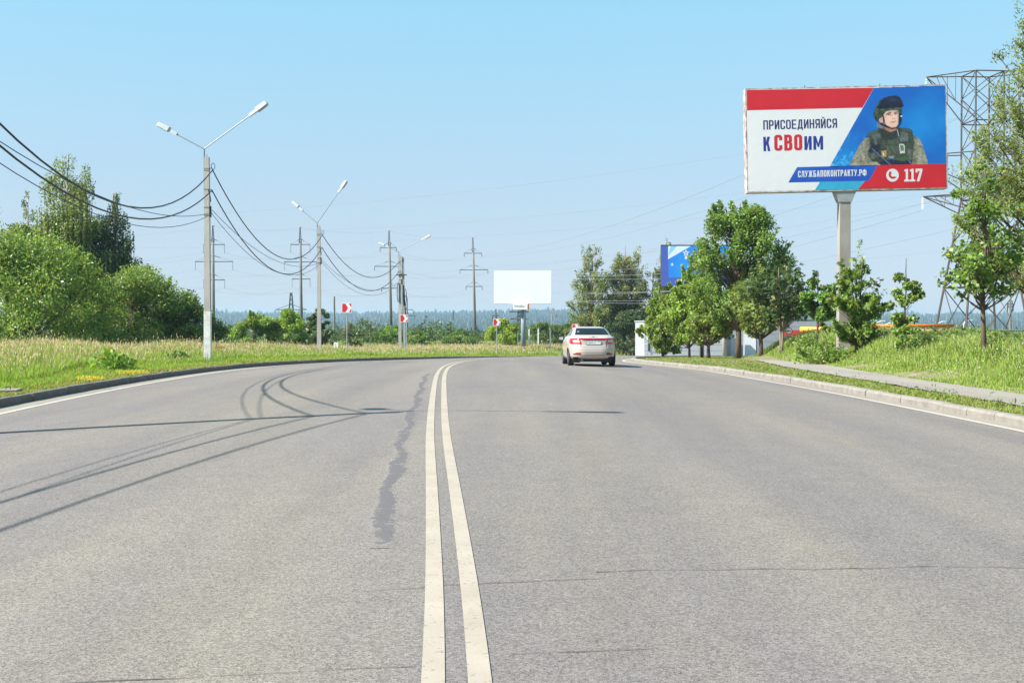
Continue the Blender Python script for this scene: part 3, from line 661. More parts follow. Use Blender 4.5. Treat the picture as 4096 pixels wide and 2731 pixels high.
tree('field_bush', 'yellow green bush just left of the blank white billboard post', 'bush', -.9, 128, 3.3, [(0, 1.7), (.3, 2.0), (.6, 1.6), (.85, .8), (1, .2)], (.15, .21, .03), 6000, .18, .085, 49, clump=.32, n_clump=55, stems=3, limb=.4, lobes=8, shoots=.5)
tree('field_bush', 'dark green bush right of the blank white billboard post', 'bush', 4.4, 140, 3.0, [(0, 2.2), (.4, 2.5), (.8, 1.5), (1, .4)], (.065, .105, .035), 6240, .19, .09, 50, clump=.3, n_clump=55, stems=3, limb=.4, lobes=8)
tree('field_bush', 'wide dark green bush just left of the car', 'bush', 8.2, 146, 2.9, [(0, 2.2), (.4, 2.6), (.8, 1.6), (1, .4)], (.07, .11, .035), 6240, .19, .09, 51, clump=.3, n_clump=55, stems=3, limb=.4, lobes=8)
tree('field_bush', 'green bush at the foot of the fourth concrete pylon', 'bush', -6.4, 150, 2.6, [(0, 2.0), (.4, 2.3), (.8, 1.3), (1, .4)], (.08, .135, .035), 4200, .2, .095, 52, clump=.3, n_clump=46, stems=3, limb=.4)
tree('conifer_tree', 'pointed young conifer left of the fourth concrete pylon', 'tree', -9.3, 170, 3.6, [(.05, 1.2), (.4, .9), (.75, .45), (1, .1)], (.07, .12, .04), 2400, .2, .09, 53, clump=.3, n_clump=40)
tree('field_bush', 'low green bush between the twin lamp post and the young conifer', 'bush', -12.6, 150, 2.3, [(0, 1.8), (.5, 2.0), (1, .4)], (.09, .15, .035), 3600, .2, .095, 54, clump=.3, n_clump=40, stems=3, limb=.4)

# --- tall poplars behind the car
POP = (.12, .15, .06)
tree('poplar_tree', 'leftmost tall poplar behind the car', 'tree', 9.9, 140, 12.4, [(.1, 2.1), (.3, 2.7), (.6, 2.4), (.85, 1.6), (1, .5)], POP, 17000, .16, .085, 61, clump=.26, n_clump=150, trunk_r=.2, bark='bark_pale', shell=.5, tw=.3, shoots=1.3, leafpow=.7, flat=1.3)
tree('poplar_tree', 'tallest pale poplar in the middle of the group behind the car', 'tree', 14.1, 142, 13.2, [(.15, 2.0), (.4, 2.6), (.65, 2.4), (.88, 1.6), (1, .5)], (.13, .15, .06), 17850, .16, .085, 62, clump=.26, n_clump=150, trunk_r=.22, bark='bark_pale', shell=.5, shoots=1.3, leafpow=.7, flat=1.3)
tree('poplar_tree', 'darker poplar between the tallest one and the blue billboard', 'tree', 17.4, 141, 10.4, [(.0, 2.4), (.25, 2.6), (.5, 2.2), (.8, 1.5), (1, .5)], (.08, .11, .045), 16150, .16, .085, 63, clump=.28, n_clump=150, trunk_r=.2, bark='bark_pale', shell=.5, shoots=1.3, leafpow=.7, flat=1.3)
tree('poplar_tree', 'poplar whose top shows above the blue billboard', 'tree', 19.8, 143, 13.9, [(.1, 1.8), (.4, 2.0), (.7, 1.7), (.9, 1.2), (1, .5)], (.115, .145, .06), 15300, .16, .085, 64, clump=.28, n_clump=150, trunk_r=.2, bark='bark_pale', shell=.5, shoots=1.3, leafpow=.7, flat=1.3)
tree('poplar_tree', 'low dark poplar thicket right behind the car roof', 'tree', 14.6, 134, 5.2, [(0, 3.4), (.4, 3.6), (.8, 2.2), (1, .7)], (.04, .065, .034), 11700, .22, .10, 65, clump=.26, n_clump=80, trunk_r=.16, stems=4, shell=.5, lobes=9)
tree('field_bush', 'spreading olive bush at the left foot of the poplars', 'bush', 7.6, 134, 3.0, [(0, 1.3), (.4, 1.8), (.8, 1.2), (1, .3)], (.085, .105, .04), 3800, .19, .09, 66, clump=.32, n_clump=40, stems=2, limb=.6)

# --- roadside trees on the bank, right of the car
G1 = (.085, .145, .035)
tree('maple_tree', 'leafy multi stemmed maple nearest the car on the bank', 'tree', 10.75, 81, 4.8, [(.08, .9), (.3, 1.5), (.6, 1.3), (.85, .9), (1, .3)], (.115, .17, .04), 17550, .15, .12, 71, clump=.32, n_clump=90, stems=4, trunk_r=.09, group=None, big=False, shoots=.6, leafpow=.6)
tree('maple_tree', 'slim bright green maple second from the car on the bank', 'tree', 11.7, 75, 6.0, [(.14, .7), (.35, 1.55), (.62, 1.6), (.85, 1.0), (1, .3)], (.13, .20, .04), 18720, .15, .12, 72, clump=.32, n_clump=90, trunk_r=.07, big=False, shoots=.7, leafpow=.6)
tree('chestnut_tree', 'short chestnut with a stout dark trunk in front of the white building', 'tree', 12.0, 69.5, 3.4, [(.28, .6), (.5, 1.45), (.75, 1.3), (1, .3)], (.12, .17, .04), 3037, .17, .06, 73, clump=.35, n_clump=60, trunk_r=.11, style='palm', shoots=.5, leafpow=.6)
tree('maple_tree', 'slim maple tucked just behind the tallest maple', 'tree', 12.6, 75.5, 6.6, [(.16, .7), (.4, 1.7), (.7, 1.6), (.9, .8), (1, .3)], (.12, .19, .04), 17550, .15, .12, 74, clump=.32, n_clump=90, trunk_r=.08, big=False, shoots=.7, leafpow=.6)
tree('maple_tree', 'tallest dark maple on the bank below the billboard', 'tree', 13.4, 67.5, 9.5, [(.22, .8), (.36, 2.3), (.5, 2.9), (.65, 2.6), (.8, 1.8), (.92, 1.0), (1, .3)], (.09, .15, .035), 37125, .15, .12, 75, clump=.24, n_clump=230, trunk_r=.17, shell=.5, lobes=15, big=False, shoots=.8, leafpow=.6, flat=1.0)
tree('chestnut_tree', 'broad chestnut with a straight brown trunk beside the tallest maple', 'tree', 13.8, 63.2, 4.9, [(.26, .6), (.45, 1.5), (.7, 1.5), (.88, 1.0), (1, .3)], (.11, .15, .045), 4536, .18, .062, 76, clump=.32, n_clump=90, trunk_r=.12, style='palm', shoots=.5, leafpow=.6)
tree('chestnut_tree', 'dark forked chestnut left of the billboard post', 'tree', 13.6, 57.5, 4.5, [(.33, .5), (.5, 1.35), (.7, 1.65), (.88, 1.3), (1, .4)], (.045, .075, .028), 2983, .17, .065, 77, clump=.34, n_clump=70, trunk_r=.10, stems=2, style='palm', bark='bark_pale', shoots=.5, leafpow=.6)
tree('linden_tree', 'dense bright green young linden just left of the billboard post', 'tree', 13.3, 49.5, 3.7, [(.22, .3), (.4, .72), (.65, .72), (.85, .4), (1, .1)], (.075, .15, .03), 3600, .15, .125, 78, clump=.4, n_clump=26, trunk_r=.05, big=False)
tree('chestnut_tree', 'bushy chestnut standing in front of the billboard post', 'tree', 13.0, 43.0, 3.8, [(.12, .5), (.3, .95), (.5, .95), (.72, .65), (.88, .4), (1, .12)], (.10, .16, .035), 3024, .15, .055, 79, clump=.33, n_clump=80, trunk_r=.08, style='palm', stems=2, shoots=.5, leafpow=.6)
tree('maple_sapling', 'slender pale green sapling between the billboard post and the pylon', 'sapling', 12.4, 36, 3.1, [(.05, .25), (.3, .45), (.6, .45), (.85, .35), (1, .15)], (.105, .165, .04), 1566, .13, .10, 80, clump=.42, n_clump=30, trunk_r=.025, big=False)
tree('linden_tree', 'young linden with big round leaves in front of the steel pylon', 'tree', 12.0, 28.9, 4.9, [(.30, .45), (.4, .95), (.55, .9), (.75, .85), (.9, .6), (1, .3)], (.085, .14, .033), 3040, .125, .105, 81, clump=.34, n_clump=80, trunk_r=.06, big=False, shell=.4, shoots=.45, leafpow=.6)
tree('willow_tree', 'tall narrow leaved willow at the right edge behind the linden', 'tree', 17.75, 37.5, 12.2, [(.16, 1.6), (.28, 2.5), (.42, 2.6), (.58, 2.2), (.78, 1.8), (.92, 1.3), (1, .6)], (.12, .155, .06), 47124, .15, .045, 82, clump=.27, n_clump=190, trunk_r=.16, big=False, shell=.35, limb=1, shoots=.8, leafpow=.6)
tree('shrub', 'tangled leafy shrub on the bank in front of the billboard chestnut', 'shrub', 11.9, 43.5, 1.0, [(0, .9), (.4, 1.1), (.8, .6), (1, .2)], (.10, .16, .035), 1950, .10, .075, 83, clump=.4, n_clump=26, stems=3, trunk_r=.03, shoots=.45, leafpow=.7)
tree('shrub', 'leafy shrub sprawling beneath the young linden left of the post', 'shrub', 12.7, 47.5, 1.2, [(0, .7), (.4, .95), (.8, .6), (1, .2)], (.095, .15, .035), 1700, .11, .075, 84, clump=.4, n_clump=28, stems=3, trunk_r=.03)
tree('shrub', 'low dark shrub at the foot of the slender sapling', 'shrub', 12.5, 34.4, .75, [(0, .4), (.4, .55), (.8, .35), (1, .1)], (.06, .105, .03), 700, .09, .07, 85, clump=.45, n_clump=18, stems=3, trunk_r=.02)
tree('burdock_plant', 'big leaved burdock clump in the verge left of the first lamp post', 'plant', -12.0, 34, .62, [(0, .45), (.5, .75), (.85, .5), (1, .2)], (.11, .19, .03), 420, .15, .12, 86, clump=.5, n_clump=16, stems=3, trunk_r=.015)
tree('burdock_plant', 'small dark weed clump just left of the first lamp post foot', 'plant', -12.9, 43.5, .5, [(0, .4), (.5, .55), (1, .2)], (.08, .14, .03), 260, .12, .09, 87, clump=.5, n_clump=12, stems=3, trunk_r=.012)
tree('weed_clump', 'dry brown sorrel clump right of the first lamp post', 'plant', -13.6, 52.5, .8, [(0, .3), (.5, .4), (1, .2)], (.20, .14, .06), 260, .12, .04, 88, clump=.5, n_clump=12, stems=3, trunk_r=.012)
# yellow flower patches in the short grass
for nm, (cx, cy, rx) in {'nearer yellow flower patch by the outer kerb': (-9.75, 26.3, .32), 'farther yellow flower patch by the outer kerb': (-9.95, 29.8, .42)}.items():
    rngf = np.random.default_rng(int(cy * 10)); n = 230; a = rngf.uniform(0, 6.28, n); q = np.sqrt(rngf.uniform(0, 1, n))
    X = cx + np.cos(a) * q * rx; Y = cy + np.sin(a) * q * rx * 1.2; C = np.stack([X, Y, GZ(X, Y) + rngf.uniform(.10, .17, n)], 1)
    tag(leaf_obj('yellow_flowers', leaf_quads(C, rngf.normal(size=(n, 3)) * (1, 1, .2), rngf.normal(size=(n, 3)) * .3 + (0, -.3, 1), np.full(n, .03), np.full(n, .025)), jc(rngf, n, (.72, .50, .02)), M['grass']), nm, 'flowers', kind='stuff')

# --- far scrub and forest, each one mass
def far_wood(name, label, X, Y, H, Wd, col, seed, spruce=.5):
    rng = np.random.default_rng(seed); n = len(X); Z = GZ(X, Y) - .5; ns = 6
    ang = np.arange(ns) * 2 * np.pi / ns; sp = rng.uniform(0, 1, n) < spruce
    lev = [(.0, .75, .9), (.35, 1.0, 1.0), (.7, .42, .85), (1.0, .02, .25)]   # height, radius spruce / broadleaf
    V = []
    for t, rs_, rb_ in lev:
        r = np.where(sp, rs_ * .55, rb_)[:, None] * Wd[:, None] * rng.uniform(.65, 1.25, (n, ns))
        zz = Z[:, None] + H[:, None] * (t + rng.uniform(-.07, .07, (n, ns)))
        V.append(np.stack([X[:, None] + np.cos(ang) * r, Y[:, None] + np.sin(ang) * r, zz], 2))
    V = np.stack(V, 1).reshape(-1, 3); q = []
    b0 = np.arange(n) * ns * 4
    for l in range(3):
        for k in range(ns): q.append(np.stack([b0 + l * ns + k, b0 + l * ns + (k + 1) % ns, b0 + (l + 1) * ns + (k + 1) % ns, b0 + (l + 1) * ns + k], 1))
    cols = np.repeat(jc(rng, n, col, .3, .1), ns * 4, 0)
    return tag(np_mesh(name, V, quads=np.concatenate(q), colors=cols, m=M['leaf']), label, 'forest', kind='stuff')
rngw = np.random.default_rng(8)
n = 1500; Y = rngw.uniform(1950, 2300, n)
n = 26000; Y = rngw.uniform(2300, 4400, n) ; X = rngw.uniform(-.52, .52, n) * Y
far_wood('far_forest', 'distant wooded hills along the horizon', X, Y, rngw.uniform(8, 24, n) * (1 + .35 * np.sin(X / 47 + Y / 90) * np.sin(X / 19 + 1) + .25 * (rngw.uniform(0, 1, n) < .08)), rngw.uniform(4, 7, n), (.030, .055, .030), 1, .6)
n = 5200; Y = 480 * (2300 / 480) ** rngw.uniform(0, 1, n); X = rngw.uniform(-.52, .52, n) * Y
k = np.sin(X / 120 + 1) + np.sin(Y / 170 + X / 300) + rngw.normal(0, .4, n) > .15; X, Y = X[k], Y[k]; n = len(X)
far_wood('valley_woods', 'scattered woods on the valley floor', X, Y, rngw.uniform(5, 11, n), rngw.uniform(3, 6, n), (.05, .085, .04), 2, .3)
# low scrub along the edge of the field, leafy
n = 46000; nb = 150; by = rngw.uniform(160, 330, nb); bx = rngw.uniform(-.26, .13, nb) * by; br = rngw.uniform(1.4, 3.4, nb); bh = rngw.uniform(1.8, 4.2, nb)
i = rngw.integers(0, nb, n); dv = nrm(rngw.normal(size=(n, 3))); q = rngw.uniform(0, 1, n) ** .4
X = bx[i] + dv[:, 0] * br[i] * q; Y = by[i] + dv[:, 1] * br[i] * q; C = np.stack([X, Y, GZ(bx, by)[i] + bh[i] * (.45 + .55 * dv[:, 2] * q)], 1)
tone = rngw.uniform(.7, 1.3, nb)[i][:, None]
tag(leaf_obj('scrub', leaf_quads(C, rngw.normal(size=(n, 3)), rngw.normal(size=(n, 3)) * .7 + dv * .5 + (0, 0, .5), rngw.uniform(.25, .5, n), rngw.uniform(.14, .25, n)), jc(rngw, n, (.085, .135, .04)) * tone, M['leaf']), 'belt of low green scrub at the edge of the field', 'scrub', kind='stuff')

# ------------------------------------------------------------------ street lamps
def lamp_head(parent, p0, d):
    """luminaire starting at p0 along unit direction d"""
    d = d.normalized(); side = d.cross(Vector((0, 0, 1))).normalized(); up = side.cross(d).normalized()
    rot = Matrix((side, d, up)).transposed()
    def sec(b, c, w, h, e, w2, h2):
        v = []
        for pt, ww, hh in ((c, w, h), (e, w2, h2)):
            for a, q in ((-1, -.35), (1, -.35), (.8, .65), (-.8, .65)): v.append(pt + side * a * ww / 2 + up * q * hh)
        b.add(v, [(3, 2, 1, 0), (4, 5, 6, 7), (0, 1, 5, 4), (1, 2, 6, 5), (2, 3, 7, 6), (3, 0, 4, 7)])
    h = MB(); sec(h, p0 - d * .05, .11, .11, p0 + d * .34, .15, .13); sec(h, p0 + d * .335, .235, .19, p0 + d * .80, .25, .16); sec(h, p0 + d * .80, .25, .16, p0 + d * .84, .19, .1)
    head = h.build('lamp_head', M['lamp_white'], parent)
    g = MB(); sec(g, p0 + d * .37 - up * .07, .19, .05, p0 + d * .78 - up * .06, .20, .05); g.build('lamp_glass', M['lamp_glass'], head)

def street_lamp(x, y, H, label, la, ra, junction=.33, painted=False, twin=False, zoff=0.0, pipe_x=-.10):
    z = gz(x, y) + zoff
    root = empty('street_lamp', (x, y, z), label, 'street lamp', 'double arm street lamps along the outer verge')
    MB().taper((0, 0, -.3), (.265, .22), (0, 0, H), (.18, .165)).build('post', M['concrete'], root)
    if painted: MB().taper((0, 0, -.05), (.272, .228), (0, 0, 2.0), (.252, .214)).build('painted_base', M['whitewash'], root)
    if twin:
        MB().taper((.36, .05, -.3), (.24, .2), (.24, .05, H - .05), (.165, .16)).build('second_post', M['concrete'], root)
        for q, (dx, hh) in enumerate(((.44, 3.3), (.56, 3.1))): MB().tube([(dx, -.12, -.1), (dx - .03, -.12, hh)], .035, 7).build('conduit', M['signpole'], root)
        for cx, cz, rx, rz, ph in ((-.12, 5.0, .1, .75, 0), (.42, 4.6, .13, .7, 1), (.50, 4.2, .12, .55, 2)):
            MB().tube([(cx + rx * math.sin(a), -.14 - .02 * ph, cz + rz * math.cos(a)) for a in np.linspace(0, 2 * math.pi, 22)], .028, 5, cap=False).build('cable_loop', M['cable'], root)
        MB().tube([(.30, -.12, 5.6), (.36, -.13, 4.9), (.46, -.12, 3.2)], .06, 6).build('cable_joint', M['cable'], root)
        MB().box((.15, -.1, H - 1.55), (.85, .08, .09)).build('bracket', M['rust'], root)
    br = MB().tube([(pipe_x, -.02, H - 1.5), (pipe_x, -.02, H + junction)], .032, 7).build('bracket_pipe', M['galv'], root)
    J = Vector((pipe_x, -.02, H + junction - .02))
    for (dx, dy, dz), L in ((la, None), (ra, None)):
        v = Vector((dx, dy, dz)); full = v.length; d = v.normalized(); e = J + d * (full - .8)
        MB().tube([J, J + d * .1 + Vector((0, 0, .01)), e + d * .05], .021, 7).build('arm', M['galv'], root)
        lamp_head(root, e, d)
    for hz in (H - .45, H - .52, H - 1.25, H - 1.95, H - 2.25):
        w = .265 - (.265 - .18) * hz / H + .012; MB().box((0, 0, hz), (w, w * .92, .035)).build('band', M['galv'], root)
    MB().tube([(.09, -.02, H - .45), (.2, -.03, H - .42), (.24, -.03, H - .5)], .014, 5).build('hook', M['dark_steel'], root); MB().tube([(.09, -.02, H - 1.25), (.19, -.03, H - 1.27), (.2, -.03, H - 1.36)], .014, 5).build('hook', M['dark_steel'], root)
    MB().tube([(.25 + .07 * math.cos(a), -.05, H - .36 + .13 * math.sin(a)) for a in np.linspace(0, 6.4, 16)], .013, 5).build('cable_coil', M['cable'], root); MB().tube([(.08, -.1, H - 1.28), (.14, -.12, H - 1.5), (.17, -.12, H - 1.75), (.15, -.12, H - 1.55)], .02, 5).build('cable_coil', M['cable'], root)
    MB().box((.135, -.02, H - 2.12), (.06, .08, .42)).build('junction_box', M['dark_steel'], root)
    for q in (-.05, .05) if not painted else (.0,): MB().tube([(q, 0, H), (q, 0, H + .12)], .008, 4).build('rebar_stub', M['rust'], root)
    return root, Vector((x, y, z))
LP = []
LP.append(street_lamp(-9.6, -14.0, 8.2, 'street lamp behind the viewer on the outer verge', (-1.8, 0, 1.0), (2.4, 0, 1.65))[1])
LP.append(street_lamp(-9.75, 15.0, 8.2, 'street lamp just outside the left edge, its shadow crossing the road', (-1.9, .2, 1.15), (1.65, -.2, 1.6))[1])
LP.append(street_lamp(-11.9, 44.5, 8.0, 'nearest street lamp in view, its lower post whitewashed', (-1.85, .3, 1.0), (2.5, -.3, 1.72), painted=True)[1])
LP.append(street_lamp(-12.1, 71.4, 8.0, 'middle street lamp on a plain grey post beside the first arrow sign', (-1.6, .5, 1.35), (1.9, -.5, 2.55), junction=.25)[1])
LP.append(street_lamp(-9.15, 93, 8.0, 'farthest street lamp on a twin post hung with cable loops', (-1.6, .3, .72), (2.6, -.3, 1.3), junction=.35, twin=True)[1])

def span(a, b, sag, n=22):
    a, b = Vector(a), Vector(b); return [a.lerp(b, t) - Vector((0, 0, sag * 4 * t * (1 - t))) for t in np.linspace(0, 1, n)]
def cable(name, label, a, b, sag, r, group, m='cable', n=22, ns=5):
    o = MB().tube(span(a, b, sag, n), r, ns).build(name, M[m]); return tag(o, label, 'cable', group)
names = ['', 'from beyond the left edge to the nearest lamp', 'from the nearest lamp to the middle lamp', 'from the middle lamp to the twin post lamp']
H0 = 8.0
for i in range(4):
    A, B = LP[i], LP[i + 1]; where = ['strung from the lamp behind the viewer towards the left edge', 'strung from the left edge to the nearest lamp', 'strung from the nearest lamp to the middle lamp', 'strung from the middle lamp to the twin post lamp'][i]
    x1 = .22
    x2 = .22 if i < 3 else -.08
    gsp = 'overhead cables between the street lamps'
    cable('overhead_cable', 'thick top cable ' + where, A + Vector((x1, 0, H0 - .5)), B + Vector((x2, 0, H0 - .5)), [2.2, 2.8, 2.4, 1.9][i], .024, gsp)
    cable('overhead_cable', 'thick second cable ' + where, A + Vector((x1 - .02, 0, H0 - 1.3)), B + Vector((x2 - .02, 0, H0 - 1.28)), [2.2, 2.3, 2.4, 2.1][i], .024, gsp)
    cable('overhead_cable', 'thin upper wire ' + where, A + Vector((x1 - .03, 0, H0 - 2.05)), B + Vector((x2 - .03, 0, H0 - 2.15)), [1.0, 1.15, 1.05, 1.2][i], .011, gsp)
    cable('overhead_cable', 'thin lowest wire ' + where, A + Vector((x1 - .03, 0, H0 - 2.2)), B + Vector((x2 - .03, 0, H0 - 2.2)), [1.4, 1.55, 1.5, 1.5][i], .011, gsp)

# ------------------------------------------------------------------ high voltage concrete pylons
def hv_pole(xd, ybase, ytop, Y, label, arms, lean, ins=1.25, mw=1.0):
    """arms: list of (y, xl, xr) as seen; sizes turned into metres at distance Y"""
    s = 2613.0 / Y; base = P(xd, ybase, Y); x0 = base.x; zg = gz(x0, Y)
    root = empty('concrete_pylon', (x0, Y, zg), label, 'pylon', 'concrete power line pylons in the field')
    top = P(xd + lean, ytop, Y).z - zg; lx = lean / s; lat = 2.6 * mw
    Hm = top - lat
    def ax(h): return lx * h / top
    MB().tube([(0, 0, -.5), (ax(Hm / 2), 0, Hm / 2), (ax(Hm), 0, Hm)], [.33 * mw, .27 * mw, .22 * mw], 12).build('mast', M['old_concrete'], root, smooth=True)
    b = MB(); q = .2 * mw
    for sx in (-1, 1):
        for sy in (-1, 1): b.tube([(ax(Hm) + sx * q, sy * q, Hm - .3), (ax(top) + sx * .04, sy * .04, top)], .045 * mw, 4)
    for k in range(5):
        z0 = Hm + lat * k / 5; w = q * (1 - k / 5) + .03; z1 = Hm + lat * (k + 1) / 5
        b.tube([(ax(z0) - w, -w, z0), (ax(z1) + w * .85, -w, z1)], .025, 3); b.tube([(ax(z0) + w, -w, z0), (ax(z0) - w, -w, z0)], .02, 3)
    b.box((ax(top) + .1, 0, top), (.45, .12, .07)); b.build('top_lattice', M['dark_steel'], root)
    tips = [Vector((x0 + ax(top) + .25, Y, zg + top - .1))]
    for (ya, xl, xr) in arms:
        h = P(xd, ya, Y).z - zg; xa, xb = (xl - xd) / s, (xr - xd) / s; c = ax(h)
        arm = MB().box(((xa + xb) / 2, 0, h), (xb - xa, .14, .13)).build('crossarm', M['dark_steel'], root)
        t = MB()
        for xe in (xa, xb): t.tube([(c, 0, h + 1.05), ((xe - c) * .35 + c, 0, h + .72)], .05, 4); t.tube([((xe - c) * .3 + c, 0, h + .76), (xe * .97, 0, h + .06)], .018, 3)
        t.build('stay_rod', M['dark_steel'], arm)
        for xe in (xa, xb):
            b = MB(); xe2 = xe * .985
            b.tube([(xe2, 0, h - .05), (xe2, 0, h - ins)], .02, 4)
            for k in range(7): zz = h - .2 - (ins - .35) * k / 6; b.tube([(xe2, 0, zz + .03), (xe2, 0, zz - .03)], [.06, .11], 7)
            b.box((xe2, 0, h - ins), (.05, .5, .05)); b.build('insulator', M['insulator'], root)
            tips.append(Vector((x0 + xe2, Y, zg + h - ins)))
    return root, tips
HV = []
HV.append(hv_pole(491, 783, 519, 205, 'leftmost concrete pylon, right behind the nearest street lamp', [(562, 468, 517), (601, 449, 536), (643, 468, 517)], -1, 1.5)[1])
HV.append(hv_pole(693, 782, 523, 213, 'second concrete pylon, left of the middle street lamp', [(562, 668, 713), (602, 653, 728), (641, 671, 713)], -3, 1.5)[1])
HV.append(hv_pole(899, 785, 531, 222, 'third concrete pylon, just left of the twin post lamp', [(569, 873, 911), (612, 860, 928), (662, 876, 913)], -5, .8)[1])
HV.append(hv_pole(1092, 783, 547, 240, 'fourth concrete pylon, left of the blank white billboard', [(582, 1066, 1107), (620, 1056, 1121), (658, 1070, 1108)], -6, .8)[1])

# ------------------------------------------------------------------ steel lattice tower at the right
def tower():
    Y = 90.0; cx = (2253 - 1176) / 2613 * Y; zg = gz(cx, Y)
    root = empty('steel_pylon', (cx, Y, zg), 'rusty steel lattice pylon behind the recruitment billboard', 'pylon')
    s = 2613 / Y
    def zz(yd): return P(0, yd, Y).z - zg
    zt, zc, zk = zz(172), zz(459), 0.0
    ang = R(50)
    def corner(k, half): a = ang + k * math.pi / 2; return Vector((math.cos(a) * half, math.sin(a) * half, 0))
    rb, rt = 3.95, 1.62
    def half(z): return rb + (rt - rb) * min(z / zc, 1)
    def pt(k, z): v = corner(k, half(z)); v.z = z; return v
    for k in range(4):
        MB().tube([pt(k, -.4), pt(k, zc), pt(k, zt)], [.10, .08, .07], 4).build('leg', M['rust'], root)
    levels = [0.0, zz(660), zz(555), zz(459)]
    zs = levels + [zz(y) for y in (415, 345, 283, 225, 172)]
    for k in range(4):
        for i in range(len(zs) - 1):
            r_ = .045 if i < 3 else .034
            MB().tube([pt(k, zs[i]), pt(k + 1, zs[i + 1])], r_, 4).build('brace', M['rust'], root)
            MB().tube([pt(k + 1, zs[i]), pt(k, zs[i + 1])], r_, 4).build('brace', M['rust'], root)
        for z in zs[1:]:
            if z in (zs[3], zs[6], zs[8]) or z == zs[1]: MB().tube([pt(k, z), pt(k + 1, z)], .05, 4).build('girt', M['rust'], root)
    # crossarms: top, middle and low, both sides
    tips = []
    for zt_, zb_, L in ((zt, zs[6] + .2, 4.2), (zs[5] - .3, zs[4] - .6, 5.6), (zs[3] + .4, zs[3] - 1.0, 4.4)):
        for sgn in (-1, 1):
            dv = Vector((sgn * math.cos(R(14)), -sgn * math.sin(R(14)), 0))
            tip = dv * L + Vector((0, 0, zt_ - .05)); b = MB()
            for k in range(4):
                c = pt(k, zt_)
                if c.dot(dv) > 0:
                    b.tube([c, tip], .045, 4); b.tube([pt(k, zb_), tip], .045, 4)
                    b.tube([c.lerp(tip, .4), pt(k, zb_).lerp(tip, .4)], .03, 3); b.tube([c.lerp(tip, .7), pt(k, zb_).lerp(tip, .4)], .03, 3)
            b.build('crossarm', M['rust'], root)
            i = MB(); e = tip - Vector((0, 0, 1.1)); i.tube([tip, e], .02, 4)
            for q in range(6):
                p = tip.lerp(e, .2 + .13 * q); i.tube([p + Vector((0, 0, .04)), p - Vector((0, 0, .03))], [.06, .12], 7)
            i.build('insulator', M['glass_ins'], root)
            tips.append(Vector((cx, Y, zg)) + e)
    return tips
TW = tower()
LG = 'high voltage conductors'
POS = ['topmost earth wire', 'upper left conductor', 'upper right conductor', 'middle left conductor', 'middle right conductor', 'lower left conductor', 'lower right conductor']
for i in range(3):
    pair = ['first and second', 'second and third', 'third and fourth'][i]
    for k in range(7):
        o = MB().tube(span(HV[i][k], HV[i + 1][k], 1.2 if k else .5, 12), .013, 3).build('power_line', M['wire'])
        tag(o, POS[k] + ' strung between the ' + pair + ' concrete pylons', 'power line', LG + ' between the ' + pair + ' concrete pylons')
far_l = [P(-200, y, 190) for y in (500, 560, 585, 610, 640, 655, 675)]
for k in range(7):
    o = MB().tube(span(far_l[k], HV[0][k], 2.5, 12), .013, 3).build('power_line', M['wire']); tag(o, POS[k] + ' running from the leftmost concrete pylon out past the left edge', 'power line', LG + ' left of the leftmost pylon')
for k in range(6):
    o = MB().tube(span(HV[3][k + 1], TW[k], 3.0, 24), .011, 3).build('power_line', M['wire']); tag(o, 'long ' + POS[k + 1] + ' from the fourth concrete pylon to the steel pylon', 'power line', LG + ' to the steel pylon')
for k, (ya, yb, Ya, Yb) in enumerate([(497, 318, 150, 80), (525, 420, 160, 95), (560, 500, 170, 110), (690, 500, 240, 95), (668, 560, 240, 110), (650, 640, 200, 120)]):
    a = P(-100 + 330 * (k % 2), ya, Ya); b_ = P(2500, yb - 100, Yb)
    o = MB().tube(span(a, b_, 3.0, 24), .007, 3).build('power_line', M['wire']); tag(o, ['highest', 'second highest', 'third highest', 'fourth highest', 'fifth highest', 'lowest'][k] + ' of the very thin lines crossing the sky behind the billboards', 'power line', 'very thin lines across the sky')
for k, (ya, yb) in enumerate([(628, 600), (634, 627), (640, 642), (672, 668), (676, 668), (690, 690), (693, 700)]):
    a = P(1310, ya, 128); b_ = P(1660, yb - 6, 118)
    o = MB().tube(span(a, b_, .15, 10), .011, 4).build('power_line', mat('bright_wire%d' % k, (.55, .57, .58), .3, metal=.5) if k == 0 else bpy.data.materials['bright_wire0']); tag(o, ['topmost', 'second', 'third', 'fourth', 'fifth', 'sixth', 'lowest'][k] + ' bright wire from the top glinting in front of the poplars', 'power line', 'bright wires in front of the poplars')

# far pylons and poles
def far_lattice(xd, ytop, ybase, Y, w, label, arms, m='dark_steel'):
    s = 2613 / Y; b0 = P(xd, ybase, Y); H = P(xd, ytop, Y).z - b0.z; root = empty('distant_pylon', b0, label, 'pylon', 'distant power pylons')
    b = MB(); wb = w / s / 2
    def hw(t): return wb * (1 - t) + .25 * t
    for sx in (-1, 1):
        for sy in (-1, 1): b.tube([(sx * wb, sy * wb, 0), (sx * hw(1), sy * hw(1), H)], .16, 4)
    for k in range(8):
        t, t2 = k / 8, (k + 1) / 8; b.tube([(-hw(t), -hw(t), H * t), (hw(t2), -hw(t2), H * t2)], .10, 3); b.tube([(hw(t), -hw(t), H * t), (-hw(t2), -hw(t2), H * t2)], .10, 3)
    b.build('body', M[m], root)
    for ya, half in arms:
        h = P(0, ya, Y).z - b0.z; hh = half / s; a = MB(); a.tube([(-hh, 0, h), (hh, 0, h)], .13, 4); a.tube([(-hh, 0, h), (0, 0, h + hh * .35), (hh, 0, h)], .09, 4); a.build('crossarm', M[m], root)
    return root
far_lattice(669, 672, 760, 420, 16, 'distant lattice pylon with one wide arm, left of the second concrete pylon', [(711, 36)])
far_lattice(1192, 704, 775, 330, 9, 'dark lattice pylon right behind the blank billboard post', [(716, 22), (733, 20)])
